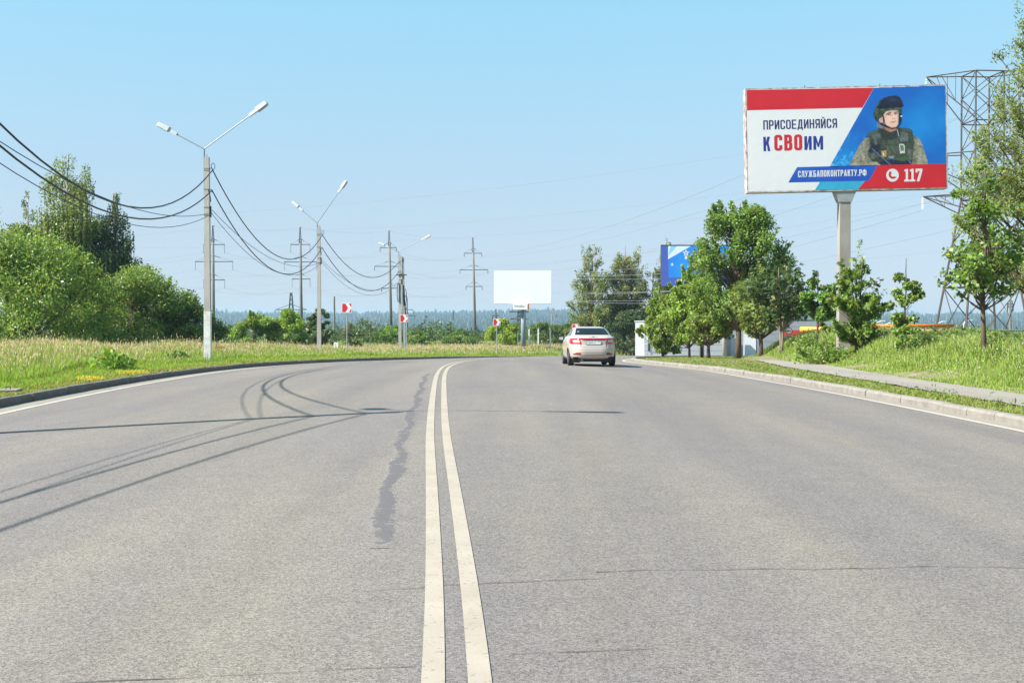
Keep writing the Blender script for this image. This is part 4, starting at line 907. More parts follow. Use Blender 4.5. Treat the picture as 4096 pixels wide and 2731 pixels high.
far_lattice(1271, 708, 762, 520, 13, 'small distant lattice pylon right of the blank billboard post', [(726, 16)], 'galv')
far_lattice(1041, 712, 735, 900, 2, 'tiny lattice mast on the wooded ridge', [])
def far_pole(xd, ytop, ybase, Y, label, arms, r=.2, m='old_concrete'):
    s = 2613 / Y; b0 = P(xd, ybase, Y); H = P(xd, ytop, Y).z - b0.z; root = empty('distant_pole', b0, label, 'pole', 'distant power poles')
    MB().tube([(0, 0, -1), (0, 0, H)], [r * 1.2, r * .8], 8).build('mast', M[m], root)
    for ya, half in arms:
        h = P(0, ya, Y).z - b0.z; hh = half / s; a = MB(); a.box((0, 0, h), (2 * hh, .14, .14)); a.box((-hh, 0, h - .6), (.08, .08, 1.1)); a.box((hh, 0, h - .6), (.08, .08, 1.1)); a.build('crossarm', M['dark_steel'], root)
    return root
far_pole(768, 681, 780, 300, 'pale distant pole right of the dark rowan', [(741, 12), (763, 14)], .28)
far_pole(1139, 710, 785, 230, 'dark wooden pole behind the third arrow sign', [(725, 8)], .16, 'bark')
far_pole(995, 735, 770, 330, 'short pale pole in the scrub right of the twin post lamp', [(741, 6), (748, 5)], .22)
far_pole(935, 700, 770, 260, 'thin pole with wide arms half hidden by the twin post lamp', [(711, 14), (725, 18)], .18)
far_pole(2320, 686, 760, 200, 'distant concrete pole seen beneath the willow at the right edge', [(692, 5), (698, 7), (704, 6)], .22)

# ------------------------------------------------------------------ arrow signs
def arrow_sign(xd, yb, Y, w, zpanel, label, leanx=0.0, rz=0.0):
    x = (xd - 1176) / 2613 * Y; z = gz(x, Y)
    root = empty('arrow_sign', (x, Y, z), label, 'road sign', 'red and white bend arrow signs', rz=rz)
    zc = P(0, zpanel, Y).z - z
    MB().tube([(0, 0, -.3), (leanx, 0, zc + w * .45)], .032, 8).build('sign_post', M['signpole'], root)
    b = MB(); h = w; r_ = w * .06
    def rnd(w_, h_, r):
        o = []
        for cx, cy, a0 in ((w_ / 2 - r, h_ / 2 - r, 0), (-w_ / 2 + r, h_ / 2 - r, 90), (-w_ / 2 + r, -h_ / 2 + r, 180), (w_ / 2 - r, -h_ / 2 + r, 270)):
            for q in range(4): a = R(a0 + q * 30); o.append((cx + r * math.cos(a), cy + r * math.sin(a)))
        return o
    mp = lambda u, v, t: (u + leanx, -.045 - t, zc + v)
    pan = b.prism(rnd(w * 1.06, h, r_ * 1.3), mp, 0, .02).build('sign_panel', M['white'], root)
    k = w * .47; kk = h * .44
    MB().prism([(-k, -kk), (-k * .3, -kk), (k * .25, 0), (-k * .3, kk), (-k, kk)], mp, .021, .024).build('red_field', M['red'], pan)
    MB().prism([(k, -kk), (k, -kk * .1), (k * .42, -kk)], mp, .021, .024).build('red_field', M['red'], pan)
    MB().prism([(k, kk), (k * .42, kk), (k, kk * .1)], mp, .021, .024).build('red_field', M['red'], pan)
    return root
arrow_sign(797, 815, 72.6, .62, 707, 'bend arrow sign right of the middle street lamp')
arrow_sign(928, 812, 91, .60, 731, 'bend arrow sign in front of the twin post lamp')
arrow_sign(1141, 813, 103, .62, 740, 'bend arrow sign left of the blank white billboard')
arrow_sign(1322, 812, 108, .65, 752, 'bend arrow sign partly hidden by the car roof')
arrow_sign(1486, 808, 106, .55, 748, 'bend arrow sign on a leaning post before the white building', leanx=.15)
x, y = -10.6, 22.6
sl = empty('concrete_slab', (x, y, gz(x, y)), 'concrete slab lying in the grass at the left edge', 'slab', rz=.25); MB().box((0, 0, .03), (1.5, .7, .06)).build('slab', M['kerb'], sl); MB().tube([(.5, 0, .05), (.5, 0, .11), (.58, 0, .11), (.58, 0, .05)], .012, 5).build('lifting_loop', M['rust'], sl)
x, y = -11.6, 75.0
wb = empty('marker_box', (x, y, gz(x, y)), 'small white marker box in the tall grass by the first arrow sign', 'box')
MB().box((0, 0, .62), (.28, .2, .36)).build('housing', M['white'], wb); MB().tube([(0, 0, -.1), (0, 0, .45)], .03, 6).build('stake', M['signpole'], wb)

# ------------------------------------------------------------------ billboards
PRT = {}
def flat(key, c, rough=.5, **kw):
    if key not in PRT: PRT[key] = mat('print_' + key, c, rough, spec=.25, **kw)
    return PRT[key]
def _rr(x0, y0, x1, y1, r):
    o = []
    for cx, cy, a0 in ((x1 - r, y1 - r, 0), (x0 + r, y1 - r, 90), (x0 + r, y0 + r, 180), (x1 - r, y0 + r, 270)):
        for q in (0, 30, 60, 90): o.append((cx + r * math.cos(R(a0 + q)), cy + r * math.sin(R(a0 + q))))
    return o
def glyph_outlines(ch, w, t):
    """narrow sans capitals, height 1: list of closed outlines (holes included)"""
    r = .17; ri = max(r - t * .7, .03)
    def arc(cx, cy, a0, a1, rad=None): rad = rad or r; return [(cx + rad * math.cos(R(a0 + (a1 - a0) * k / 4)), cy + rad * math.sin(R(a0 + (a1 - a0) * k / 4))) for k in range(5)]
    b = .40
    if ch == 'П': return [[(0, 0), (t, 0), (t, 1 - t), (w - t, 1 - t), (w - t, 0), (w, 0), (w, 1), (0, 1)]]
    if ch == 'Р': return [[(0, 0), (t, 0), (t, b)] + arc(w - r, b + r, -90, 0) + arc(w - r, 1 - r, 0, 90) + [(0, 1)], _rr(t, b + t * .9, w - t, 1 - t * .9, ri)]
    if ch == 'В': return [[(0, 0)] + arc(w - r, r, -90, 0) + [(w, .44), (w - .05, .52), (w - .015, .60)] + arc(w - r - .015, 1 - r, 0, 90) + [(0, 1)], _rr(t, t * .9, w - t, .52 - t * .45, ri), _rr(t, .52 + t * .45, w - t - .015, 1 - t * .9, ri)]
    if ch == 'О': return [_rr(0, 0, w, 1, r), _rr(t, t * .9, w - t, 1 - t * .9, ri)]
    if ch == 'С': return [[(w - t, .66), (w, .66)] + arc(w - r, 1 - r, 0, 90) + arc(r, 1 - r, 90, 180) + arc(r, r, 180, 270) + arc(w - r, r, 270, 360) + [(w, .34), (w - t, .34)] + arc(w - t - ri, t * .9 + ri, 0, -90, ri) + arc(t + ri, t * .9 + ri, 270, 180, ri) + arc(t + ri, 1 - t * .9 - ri, 180, 90, ri) + arc(w - t - ri, 1 - t * .9 - ri, 90, 0, ri)]
    if ch == 'Е': return [[(0, 0), (w, 0), (w, t * .9), (t, t * .9), (t, .5 - t * .45), (w * .9, .5 - t * .45), (w * .9, .5 + t * .45), (t, .5 + t * .45), (t, 1 - t * .9), (w, 1 - t * .9), (w, 1), (0, 1)]]
    if ch == 'Д': return [[(0, -.15), (.09, -.15), (.09, 0), (w - .09, 0), (w - .09, -.15), (w, -.15), (w, t), (w - .06, t), (w - .06, 1), (.13, 1), (.10, .5), (.05, t), (0, t)], [(.06 + t, t), (w - .06 - t, t), (w - .06 - t, 1 - t), (.12 + t, 1 - t), (.10 + t, .5)]]
    if ch in 'ИЙ':
        o = [[(0, 0), (t, 0), (w - t, .66), (w - t, 0), (w, 0), (w, 1), (w - t, 1), (t, .34), (t, 1), (0, 1)]]
        if ch == 'Й': o.append([(.10, 1.22), (.17, 1.22), (.20, 1.15), (w - .20, 1.15), (w - .17, 1.22), (w - .10, 1.22), (w - .16, 1.07), (.16, 1.07)])
        return o
    if ch == 'Н': return [[(0, 0), (t, 0), (t, .5 - t * .45), (w - t, .5 - t * .45), (w - t, 0), (w, 0), (w, 1), (w - t, 1), (w - t, .5 + t * .45), (t, .5 + t * .45), (t, 1), (0, 1)]]
    if ch == 'Я': return [[(w - t, 0), (w, 0), (w, 1)] + arc(r, 1 - r, 90, 180) + [(0, b + r * .9), (.04, b + .06), (.12, b), (0, 0), (t, 0), (t + .10, b - .02), (w - t, b - .02)], _rr(t, b + t * .85, w - t, 1 - t * .9, ri)]
    if ch == 'К': return [[(0, 0), (t, 0), (t, .36), (t + .07, .46), (w - t * 1.05, 0), (w, 0), (t + .17, .58), (w - .01, 1), (w - t * 1.1, 1), (t, .58), (t, 1), (0, 1)]]
    if ch == 'М': return [[(0, 0), (t, 0), (t, .60), (w / 2 - .045, .20), (w / 2 + .045, .20), (w - t, .60), (w - t, 0), (w, 0), (w, 1), (w - t, 1), (w / 2, .44), (t, 1), (0, 1)]]
    if ch == 'Л': return [[(0, 0), (.10, 0), (.19, .16), (.22, 1 - t), (w - t, 1 - t), (w - t, 0), (w, 0), (w, 1), (.10, 1), (.075, .25), (.05, t), (0, t)]]
    if ch == 'У': return [[(.06, 0), (.17, 0), (.28, .16), (w, 1), (w - t, 1), (w / 2 + .02, .46), (t, 1), (0, 1), (.17, .32), (.13, t), (.06, t)]]
    if ch == 'Ж': c = w / 2; h = t / 2; return [[(0, 0), (t, 0), (c - h, .44), (c - h, 0), (c + h, 0), (c + h, .44), (w - t, 0), (w, 0), (w - t - .03, .52), (w - .01, 1), (w - t - .01, 1), (c + h, .60), (c + h, 1), (c - h, 1), (c - h, .60), (t + .01, 1), (.01, 1), (t + .03, .52)]]
    if ch == 'Б': return [[(0, 0)] + arc(w - r, r, -90, 0) + arc(w - r, .60 - r, 0, 90) + [(t, .60), (t, 1 - t * .9), (w - .04, 1 - t * .9), (w - .04, 1), (0, 1)], _rr(t, t * .9, w - t, .60 - t * .9, ri)]
    if ch == 'А': return [[(0, 0), (t, 0), (t + .03, .20), (w - t - .03, .20), (w - t, 0), (w, 0), (w - .15, 1), (.15, 1)], [(t + .055, .33), (w - t - .055, .33), (w / 2, .84)]]
    if ch == 'Т': return [[(w / 2 - t / 2, 0), (w / 2 + t / 2, 0), (w / 2 + t / 2, 1 - t), (w, 1 - t), (w, 1), (0, 1), (0, 1 - t), (w / 2 - t / 2, 1 - t)]]
    if ch == 'Ф': c = w / 2; h = t / 2; return [[(c - h, -.02), (c + h, -.02), (c + h, .10)] + arc(w - r, .10 + r, -90, 0) + arc(w - r, .90 - r, 0, 90) + [(c + h, .90), (c + h, 1.02), (c - h, 1.02), (c - h, .90)] + arc(r, .90 - r, 90, 180) + arc(r, .10 + r, 180, 270) + [(c - h, .10)], _rr(t, .10 + t, c - h, .90 - t, ri * .6), _rr(c + h, .10 + t, w - t, .90 - t, ri * .6)]
    return [[(0, 0), (t, 0), (t, t), (0, t)]]
def cut_letters(txt, name, m, parent, w, h, mapf, t, weight=.15, gap=.11):
    """lettering from own outlines, fitted into width w, cap height h"""
    wid = {'М': .60, 'Ж': .72, 'Ф': .64, 'Д': .52, '.': weight, 'Т': .42, 'А': .50, 'Л': .50}
    x = 0; polys = []
    for ch in txt:
        cw = wid.get(ch, .45)
        for o in glyph_outlines(ch, cw, weight): polys.append([(x + a, b) for a, b in o])
        x += cw + gap
    k = w / (x - gap)
    c = bpy.data.curves.new('letters', 'CURVE'); c.dimensions = '2D'; c.fill_mode = 'FRONT'
    for o in polys:
        sp = c.splines.new('POLY'); sp.points.add(len(o) - 1); sp.use_cyclic_u = True
        for q, (a, b) in zip(sp.points, o): q.co = (a * k / h, b, 0, 1)
    ob = bpy.data.objects.new('letters', c); COL.objects.link(ob)
    me = bpy.data.meshes.new_from_object(ob.evaluated_get(bpy.context.evaluated_depsgraph_get())); bpy.data.objects.remove(ob)
    co = np.empty(len(me.vertices) * 3, np.float32); me.vertices.foreach_get('co', co); co = co.reshape(-1, 3)
    new = np.array([mapf(a * h, b * h, t) for a, b in zip(co[:, 0], co[:, 1])], np.float32); me.vertices.foreach_set('co', new.ravel())
    me.name = name; me.materials.clear(); me.update()
    return link_mesh(name, me, m, parent)

def text_mesh(txt, name, m, parent, w, h, mapf, t, bold=.02):
    """lettering fitted into a w x h box whose lower left corner is (0,0) of mapf"""
    c = bpy.data.curves.new('txt', 'FONT'); c.body = txt; c.size = 1; c.offset = bold; c.resolution_u = 3; c.fill_mode = 'FRONT'
    o = bpy.data.objects.new('txt', c); COL.objects.link(o)
    me = bpy.data.meshes.new_from_object(o.evaluated_get(bpy.context.evaluated_depsgraph_get())); bpy.data.objects.remove(o)
    co = np.empty(len(me.vertices) * 3, np.float32); me.vertices.foreach_get('co', co); co = co.reshape(-1, 3)
    lo, hi = co.min(0), co.max(0)
    # breves and tails may leave the box: the cap height sets the scale
    cap = .73 + 2 * bold
    u = (co[:, 0] - lo[0]) / (hi[0] - lo[0]) * w; v = (co[:, 1] + bold) / cap * h
    new = np.array([mapf(a, b, t) for a, b in zip(u, v)], np.float32); me.vertices.foreach_set('co', new.ravel())
    me.name = name; me.materials.clear(); me.update()
    return link_mesh(name, me, m, parent)

def printed_picture(poster, z1, mp, clamp):
    """the photo print on the blue part of the poster: a flat sheet whose ink colours are mixed from soft edged areas"""
    st = 4.5; gx_, gy_ = np.arange(1030, 2250, st), np.arange(124, 958, st); nx, ny = len(gx_), len(gy_); XX, YY = np.meshgrid(gx_, gy_); rg = np.random.default_rng(12)
    def inside(poly):
        m = np.zeros(XX.shape, bool); n = len(poly)
        for k in range(n):
            (x0, y0), (x1, y1) = poly[k], poly[(k + 1) % n]
            if y0 == y1: continue
            c = ((YY < y0) != (YY < y1)) & (XX < (x1 - x0) * (YY - y0) / (y1 - y0) + x0); m ^= c
        return m.astype(float)
    def blur(a, k=1):
        for _ in range(k):
            b = np.pad(a, 1, mode='edge'); a = (b[:-2, 1:-1] + b[2:, 1:-1] + b[1:-1, :-2] + b[1:-1, 2:] + 2 * b[1:-1, 1:-1]) / 6
        return a
    def noise(cell):
        h, w = int(ny / cell) + 3, int(nx / cell) + 3; g = rg.uniform(-1, 1, (h, w)); u, v = np.arange(nx) / cell, np.arange(ny) / cell
        iu, iv = u.astype(int), v.astype(int); fu, fv = (u - iu)[None, :], (v - iv)[:, None]; fu = fu * fu * (3 - 2 * fu); fv = fv * fv * (3 - 2 * fv)
        return (g[iv][:, iu] * (1 - fu) + g[iv][:, iu + 1] * fu) * (1 - fv) + (g[iv + 1][:, iu] * (1 - fu) + g[iv + 1][:, iu + 1] * fu) * fv
    def C(c): return np.array(c)[None, None, :] * np.ones(XX.shape + (1,))
    u = (XX - 1030) / 1220; v = (YY - 124) / 834
    a = np.clip(.55 * np.exp(-((u - .85) ** 2 / .05 + (v - .45) ** 2 / .09)) + .5 * np.clip(v - .45, 0, 1) * (1 - u) * 2 + .14 * noise(40) + .08 * noise(16), 0, 1)[..., None]
    img = C((.012, .125, .50)) * (1 - a) + C((.015, .33, .76)) * a
    cl = np.clip(noise(9) * .6 + noise(4) * .5 - .25 + .9 * np.clip(v - .78, 0, 1) * 3 * (u < .35), 0, 1) * np.clip(1.3 - 2.2 * u, 0, 1) * np.clip((v - .5) * 2.4, 0, 1); img = img * (1 - cl[..., None] * .75) + C((.14, .62, .85)) * cl[..., None] * .75
    def z7(p): return [((400 + x / 5.0575) * 2.5565, (70 + y / 5.0575) * 2.5565) for x, y in p]
    def lay(poly, col, soft=1, shade=None, al=1.0):
        nonlocal img
        m = (blur(inside(z7(poly)), soft) * al)[..., None]; c = C(col) if not isinstance(col, np.ndarray) else col
        if shade is not None: c = c * np.clip(shade, .15, 2.2)[..., None]
        img = img * (1 - m) + c * m
    X7 = (XX / 2.5565 - 400) * 5.0575; Y7 = (YY / 2.5565 - 70) * 5.0575
    n2, n3, n5, n9 = noise(1.6), noise(3), noise(5), noise(10)
    # field jacket in small mottled camouflage, lit from the right
    cam = np.where((n2 + .6 * n3)[..., None] > .35, C((.20, .20, .15)), np.where((n2 - .7 * n5)[..., None] > .45, C((.13, .085, .06)), np.where((n3 + n5)[..., None] > .5, C((.42, .40, .33)), C((.30, .285, .22)))))
    cam = np.stack([blur(cam[..., k], 1) for k in range(3)], -1)
    lay([(445, 1510), (450, 1460), (560, 1270), (650, 1080), (740, 980), (830, 925), (1400, 880), (1750, 895), (1870, 980), (1930, 1100), (1990, 1280), (2030, 1400), (2040, 1520), (445, 1520)], cam, 1, 1 + .12 * n9 - .35 * np.exp(-((X7 - 840) / 70) ** 2) - .3 * np.exp(-((X7 - 1760) / 60) ** 2) + .15 * np.exp(-((X7 - 1860) / 60) ** 2))
    vest = C((.052, .068, .055)) * (1 + .35 * n3 + .4 * n9)[..., None]
    lay([(780, 945), (820, 850), (1000, 780), (1080, 745), (1400, 740), (1640, 760), (1720, 800), (1735, 900), (1765, 1030), (1740, 1200), (1715, 1520), (1000, 1520), (900, 1440), (810, 1290), (855, 1150), (840, 940)], vest, 1)
    lay([(800, 880), (1000, 790), (1040, 800), (830, 905)], (.075, .105, .06), 1); lay([(1500, 760), (1690, 790), (1720, 840), (1510, 800)], (.07, .10, .055), 1)
    for pl, c in (([(890, 905), (1070, 850), (1075, 935), (950, 985)], (.105, .125, .12)), ([(1490, 830), (1630, 850), (1640, 1010), (1540, 1030), (1500, 950)], (.11, .13, .125)), ([(1640, 850), (1730, 880), (1750, 1050), (1660, 1000)], (.045, .075, .05)), ([(1180, 1120), (1400, 1110), (1390, 1330), (1220, 1330)], (.085, .10, .07)),
                  ([(1620, 1180), (1690, 1180), (1710, 1400), (1650, 1390)], (.13, .145, .125)), ([(885, 1270), (950, 1260), (945, 1370), (885, 1370)], (.13, .14, .135)), ([(940, 990), (1000, 980), (1010, 1100), (960, 1110)], (.10, .115, .11)), ([(1100, 1010), (1180, 1000), (1220, 1320), (1150, 1330)], (.055, .065, .055)), ([(1400, 1010), (1440, 1000), (1450, 1060), (1400, 1080)], (.09, .1, .09))):
        lay(pl, c, 1, 1 + .4 * n2 + .25 * n5)
    lay([(900, 1090), (1080, 1080), (1040, 1230), (800, 1240)], (.02, .026, .05), 2); lay([(1020, 1440), (1280, 1385), (1470, 1410), (1600, 1340), (1710, 1420), (1700, 1520), (1020, 1520)], (.022, .028, .055), 1, 1 + .5 * n3)
    lay([(1410, 1370), (1580, 1310), (1660, 1370), (1560, 1420), (1430, 1410)], (.06, .11, .05), 1); lay([(700, 1500), (850, 1440), (1000, 1440), (1090, 1510), (700, 1520)], cam, 1)
    # neck, collar, face
    lay([(1110, 660), (1420, 700), (1395, 800), (1290, 840), (1170, 800)], (.42, .20, .15), 1, 1 + .25 * (X7 - 1290) / 150)
    lay([(1030, 760), (1130, 770), (1280, 842), (1400, 785), (1480, 800), (1450, 930), (1290, 1000), (1100, 930)], (.032, .04, .038), 1, 1 + .5 * n3)
    lay([(1000, 645), (1100, 690), (1130, 775), (1010, 720)], (.26, .20, .14), 2, 1 + .6 * n2)
    lay([(1035, 580), (1060, 540), (1110, 525), (1145, 580), (1135, 640), (1070, 645)], (.72, .42, .34), 1); lay([(1065, 575), (1100, 560), (1110, 610), (1075, 615)], (.45, .2, .15), 1, al=.7)
    fs = 1 + .10 * np.exp(-((X7 - 1270) / 60) ** 2 - ((Y7 - 560) / 60) ** 2) + .12 * np.exp(-((X7 - 1350) / 22) ** 2 - ((Y7 - 510) / 50) ** 2) - .35 * np.clip((1190 - X7) / 60, 0, 1) - .5 * np.clip((X7 - 1415) / 30, 0, 1) - .28 * np.exp(-((Y7 - 405) / 26) ** 2) - .18 * np.exp(-((Y7 - 745) / 30) ** 2)
    lay([(1135, 470), (1180, 415), (1300, 390), (1430, 395), (1446, 470), (1444, 600), (1424, 690), (1374, 738), (1290, 752), (1210, 715), (1160, 645), (1138, 560)], (.78, .50, .40), 1, fs)
    lay([(1195, 470), (1290, 452), (1300, 500), (1210, 505)], (.45, .23, .18), 2, al=.75); lay([(1340, 450), (1425, 440), (1425, 485), (1350, 490)], (.45, .23, .18), 2, al=.75)
    lay([(1175, 480), (1235, 436), (1290, 430), (1290, 452), (1235, 462), (1190, 495)], (.06, .035, .03), 1, al=.9); lay([(1342, 436), (1428, 418), (1428, 442), (1350, 454)], (.06, .035, .03), 1, al=.9)
    lay([(1205, 486), (1240, 466), (1282, 480), (1240, 494)], (.05, .03, .03), 1, al=.85); lay([(1345, 472), (1378, 456), (1412, 468), (1378, 480)], (.05, .03, .03), 1, al=.85)
    lay([(1305, 545), (1330, 560), (1372, 548), (1366, 572), (1318, 578)], (.42, .20, .16), 1, al=.8); lay([(1300, 470), (1318, 470), (1312, 545), (1298, 550)], (.52, .29, .23), 1, al=.6)
    lay([(1265, 632), (1330, 616), (1395, 610), (1392, 628), (1330, 640), (1275, 648)], (.42, .14, .12), 1, al=.9); lay([(1290, 655), (1370, 640), (1360, 660), (1300, 668)], (.52, .29, .23), 1, al=.6)
    # helmet, visor, straps
    lay([(925, 470), (950, 400), (990, 300), (1040, 220), (1130, 150), (1260, 112), (1400, 108), (1470, 140), (1520, 230), (1540, 310), (1500, 340), (1515, 400), (1505, 470), (1450, 480), (1432, 400), (1310, 388), (1180, 424), (1135, 480), (1130, 525), (1045, 570), (1030, 645), (980, 612), (940, 540)], C((.045, .065, .04)) * (1 + .5 * n3 + .45 * n5)[..., None], 1, 1 + .6 * np.exp(-((X7 - 1000) / 40) ** 2 - ((Y7 - 470) / 60) ** 2) + .35 * np.exp(-((Y7 - 370) / 22) ** 2))
    lay([(1005, 330), (1080, 220), (1160, 150), (1260, 108), (1400, 100), (1470, 138), (1522, 230), (1548, 312), (1495, 345), (1350, 345), (1180, 362), (1060, 374), (1000, 352)], (.014, .02, .042), 1, 1 + .9 * np.exp(-((X7 - 1330) / 120) ** 2 - ((Y7 - 170) / 60) ** 2) + .3 * n5)
    lay([(1035, 640), (1062, 640), (1180, 690), (1300, 750), (1390, 738), (1470, 655), (1492, 680), (1400, 765), (1300, 780), (1180, 737), (1080, 692)], (.012, .014, .018), 1)
    lay([(1445, 470), (1512, 460), (1500, 640), (1462, 705), (1440, 640)], (.015, .017, .02), 1); lay([(1128, 490), (1152, 560), (1162, 660), (1125, 640), (1116, 560)], (.015, .017, .02), 1)
    lay([(1480, 504), (1512, 500), (1514, 528), (1484, 532)], (.70, .70, .68), 0)
    # radio, patch, cords
    lay([(1448, 1076), (1540, 1070), (1566, 1110), (1570, 1255), (1472, 1266)], (.56, .60, .50), 0); lay([(1468, 1100), (1530, 1094), (1546, 1122), (1550, 1210), (1484, 1214)], (.13, .18, .15), 0, 1 + .5 * n2); lay([(1465, 940), (1530, 960), (1525, 1020), (1490, 1040), (1470, 1000)], (.14, .16, .16), 1)
    lay([(1085, 1216), (1190, 1200), (1196, 1330), (1104, 1350)], (.40, .25, .09), 0, 1 + .4 * n2); lay([(1116, 1256), (1142, 1250), (1148, 1302), (1122, 1308)], (.70, .68, .64), 0)
    lay([(886, 1172), (908, 1163), (1285, 1486), (1258, 1492)], (.09, .14, .27), 0); lay([(1410, 790), (1426, 790), (1452, 920), (1438, 924)], (.6, .62, .62), 0, al=.7); lay([(1240, 1322), (1345, 1312), (1348, 1360), (1245, 1366)], (.22, .27, .38), 1); lay([(1625, 1400), (1645, 1390), (1725, 1480), (1705, 1490)], (.12, .17, .28), 0)
    VV = np.array([mp(*clamp(z1(x, y)), .0018) for x, y in zip(XX.ravel(), YY.ravel())])
    ok = inside([(1497, 148), (2234, 124), (2250, 920), (1535, 940), (1036, 955)]) > .5
    k = (np.arange(ny - 1)[:, None] * nx + np.arange(nx - 1)[None, :]); k = k[ok[:-1, :-1]].ravel()
    pm, nt, N, L, Pp = new_mat('print_picture'); at = N.new('ShaderNodeAttribute'); at.attribute_name = 'Col'; L.new(at.outputs['Color'], Pp.inputs['Base Color']); Pp.inputs['Roughness'].default_value = .5; Pp.inputs['Specular IOR Level'].default_value = .25
    o = np_mesh('printed_picture', VV, quads=np.stack([k, k + nx, k + nx + 1, k + 1], 1), colors=np.clip(img.reshape(-1, 3), 0, 1) * .9, m=pm, parent=poster)
    o['label'] = 'printed photo of a helmeted soldier against a blue sky'

def main_billboard():
    Y = 45.0; s = 2613 / Y
    Wb, Hb = 2045 / 258.2 * .982, 1041 / 258.2 * .985
    cen = P((1705 + 2168) / 2 + 1, (211 + 444 + 201 + 434) / 4, Y); x0 = P(1937, 600, Y).x; zg = gz(x0, Y)
    root = empty('billboard', (x0, Y, zg), 'large recruitment billboard with a helmeted soldier on blue, red stripes and Cyrillic lettering', 'billboard')
    tilt = R(1.25)
    cx, cz = cen.x - x0, cen.z - zg
    def mp(u, v, t):     # u,v metres from the board's lower left corner; t towards the viewer
        a, b = u - Wb / 2, v - Hb / 2
        return (cx + a * math.cos(tilt) - b * math.sin(tilt), -.28 - t, cz + a * math.sin(tilt) + b * math.cos(tilt))
    # post, shoulder, back frame
    zb = cz - Hb / 2
    MB().taper((0, 0, -.5), (.46, .40), (0, 0, zb - .25), (.42, .38)).build('post', mat('post_paint', (.34, .33, .31), .7, var=.35, vscale=2.2, color2=(.25, .21, .175), detail=8, stretch=(1, 1, .35)), root)
    MB().taper((0, 0, zb - .48), (.5, .44), (0, 0, zb + .05), (.90, .5)).build('shoulder', mat('shoulder_steel', (.34, .36, .37), .6, var=.2), root)
    MB().prism([(0, 0), (Wb, 0), (Wb, Hb), (0, Hb)], mp, -.45, -.012).build('back_box', M['bluegrey'], root)
    fr = MB(); e = .05
    for poly in ([(-e, -e), (Wb + e, -e), (Wb + e, 0), (-e, 0)], [(-e, Hb), (Wb + e, Hb), (Wb + e, Hb + e), (-e, Hb + e)], [(-e, 0), (0, 0), (0, Hb), (-e, Hb)], [(Wb, 0), (Wb + e, 0), (Wb + e, Hb), (Wb, Hb)]):
        fr.prism(poly, mp, -.47, -.004)
    fr.build('frame', mat('frame_rust', (.55, .52, .50), .7, var=.5, vscale=5, color2=(.22, .13, .1)), root)
    for q in (.30, .68): MB().tube([mp(Wb * q, Hb + .04, -.2), mp(Wb * q, Hb + .16, -.2)], .02, 5).build('lifting_lug', M['rust'], root)
    # canvas: a sagging sheet with pulled folds along the edges
    nu, nv = 90, 46; rngc = np.random.default_rng(3); V = []
    us, vs = np.linspace(0, Wb, nu), np.linspace(0, Hb, nv)
    def fold(u, v):
        eb = math.exp(-v / .22); er = math.exp(-(Wb - u) / .22); el = math.exp(-u / .12); et = math.exp(-(Hb - v) / .16)
        return .014 * eb * math.sin(u * 9 + 2 * math.sin(u * 3.1)) + .013 * er * math.sin(v * 13 + 1.5 * math.sin(v * 4)) + .01 * el * math.sin(v * 15) + .008 * et * math.sin(u * 11)
    canvas_m = mat('canvas_white', (.66, .66, .68), .55, spec=.25, bump=.25, bscale=3)
    for v in vs:
        for u in us: V.append(mp(u, v, -abs(fold(u, v)) * .35))
    k = (np.arange(nv - 1)[:, None] * nu + np.arange(nu - 1)[None, :]).ravel()
    poster = np_mesh('poster', np.array(V), quads=np.stack([k, k + 1, k + 1 + nu, k + nu], 1), m=canvas_m, parent=root, smooth=True)
    poster['label'] = 'printed canvas with red, white and blue fields'
    # picture-to-board mapping (survey of the photograph's enlargements)
    def z1(x, y):
        u = (x - 185) / 2045; v = 0
        for _ in range(3):
            yt = 170 - 42 * u; yb = 1212 - 52 * u; v = (yb - y) / (yb - yt); xl = 185 + 15 * (1 - v); xr = 2230 + 17 * (1 - v); u = (x - xl) / (xr - xl)
        return u * Wb, v * Hb
    def z7(x, y): return z1((400 + x / 5.0575) * 2.5565, (70 + y / 5.0575) * 2.5565)
    lay = [0.0010]
    def clamp(p): return (min(max(p[0], .003), Wb - .003), min(max(p[1], .003), Hb - .003))
    def shape(name, pts, m, conv=z1, step=.0004, lt=None):
        lay[0] += step; t = lt or lay[0]; p = [clamp(conv(*q)) for q in pts]
        me = bpy.data.meshes.new(name); bm = bmesh.new(); vv = [bm.verts.new(mp(a, b, 0)) for a, b in p]; f = bm.faces.new(vv); f.normal_update()
        if f.normal.y > 0: f.normal_flip()
        bmesh.ops.triangulate(bm, faces=bm.faces[:])
        bmesh.ops.subdivide_edges(bm, edges=[e for e in bm.edges if e.calc_length() > .6], cuts=5, use_grid_fill=True) if False else None
        for v in bm.verts: v.co.y -= t
        bm.to_mesh(me); bm.free(); return link_mesh(name, me, m, poster)
    red = flat('red', (.55, .022, .035), var=.12, vscale=1.5)
    shape('red_stripe', [(186, 172), (1497, 150), (1378, 353), (190, 380)], red)
    printed_picture(poster, z1, mp, clamp)
    shape('blue_stripe', [(705, 960), (1535, 938), (1447, 1098), (613, 1117)], flat('blue', (.018, .06, .36), var=.3, vscale=.5, color2=(.02, .12, .52)))
    shape('teal_stripe', [(940, 1109), (1405, 1099), (1335, 1188), (888, 1200)], flat('teal', (.03, .26, .50), var=.45, vscale=1.6, color2=(.04, .38, .55)))
    shape('red_stripe', [(1535, 938), (2246, 921), (2250, 1160), (1335, 1188), (1405, 1099), (1447, 1098)], red)
    # phone disc and handset
    cxp, cyp = 1688, 1040
    shape('phone_disc', [(cxp + 65 * math.cos(a), cyp + 66 * math.sin(a)) for a in np.linspace(0, 2 * math.pi, 32, endpoint=False)], flat('white', (.62, .63, .65)))
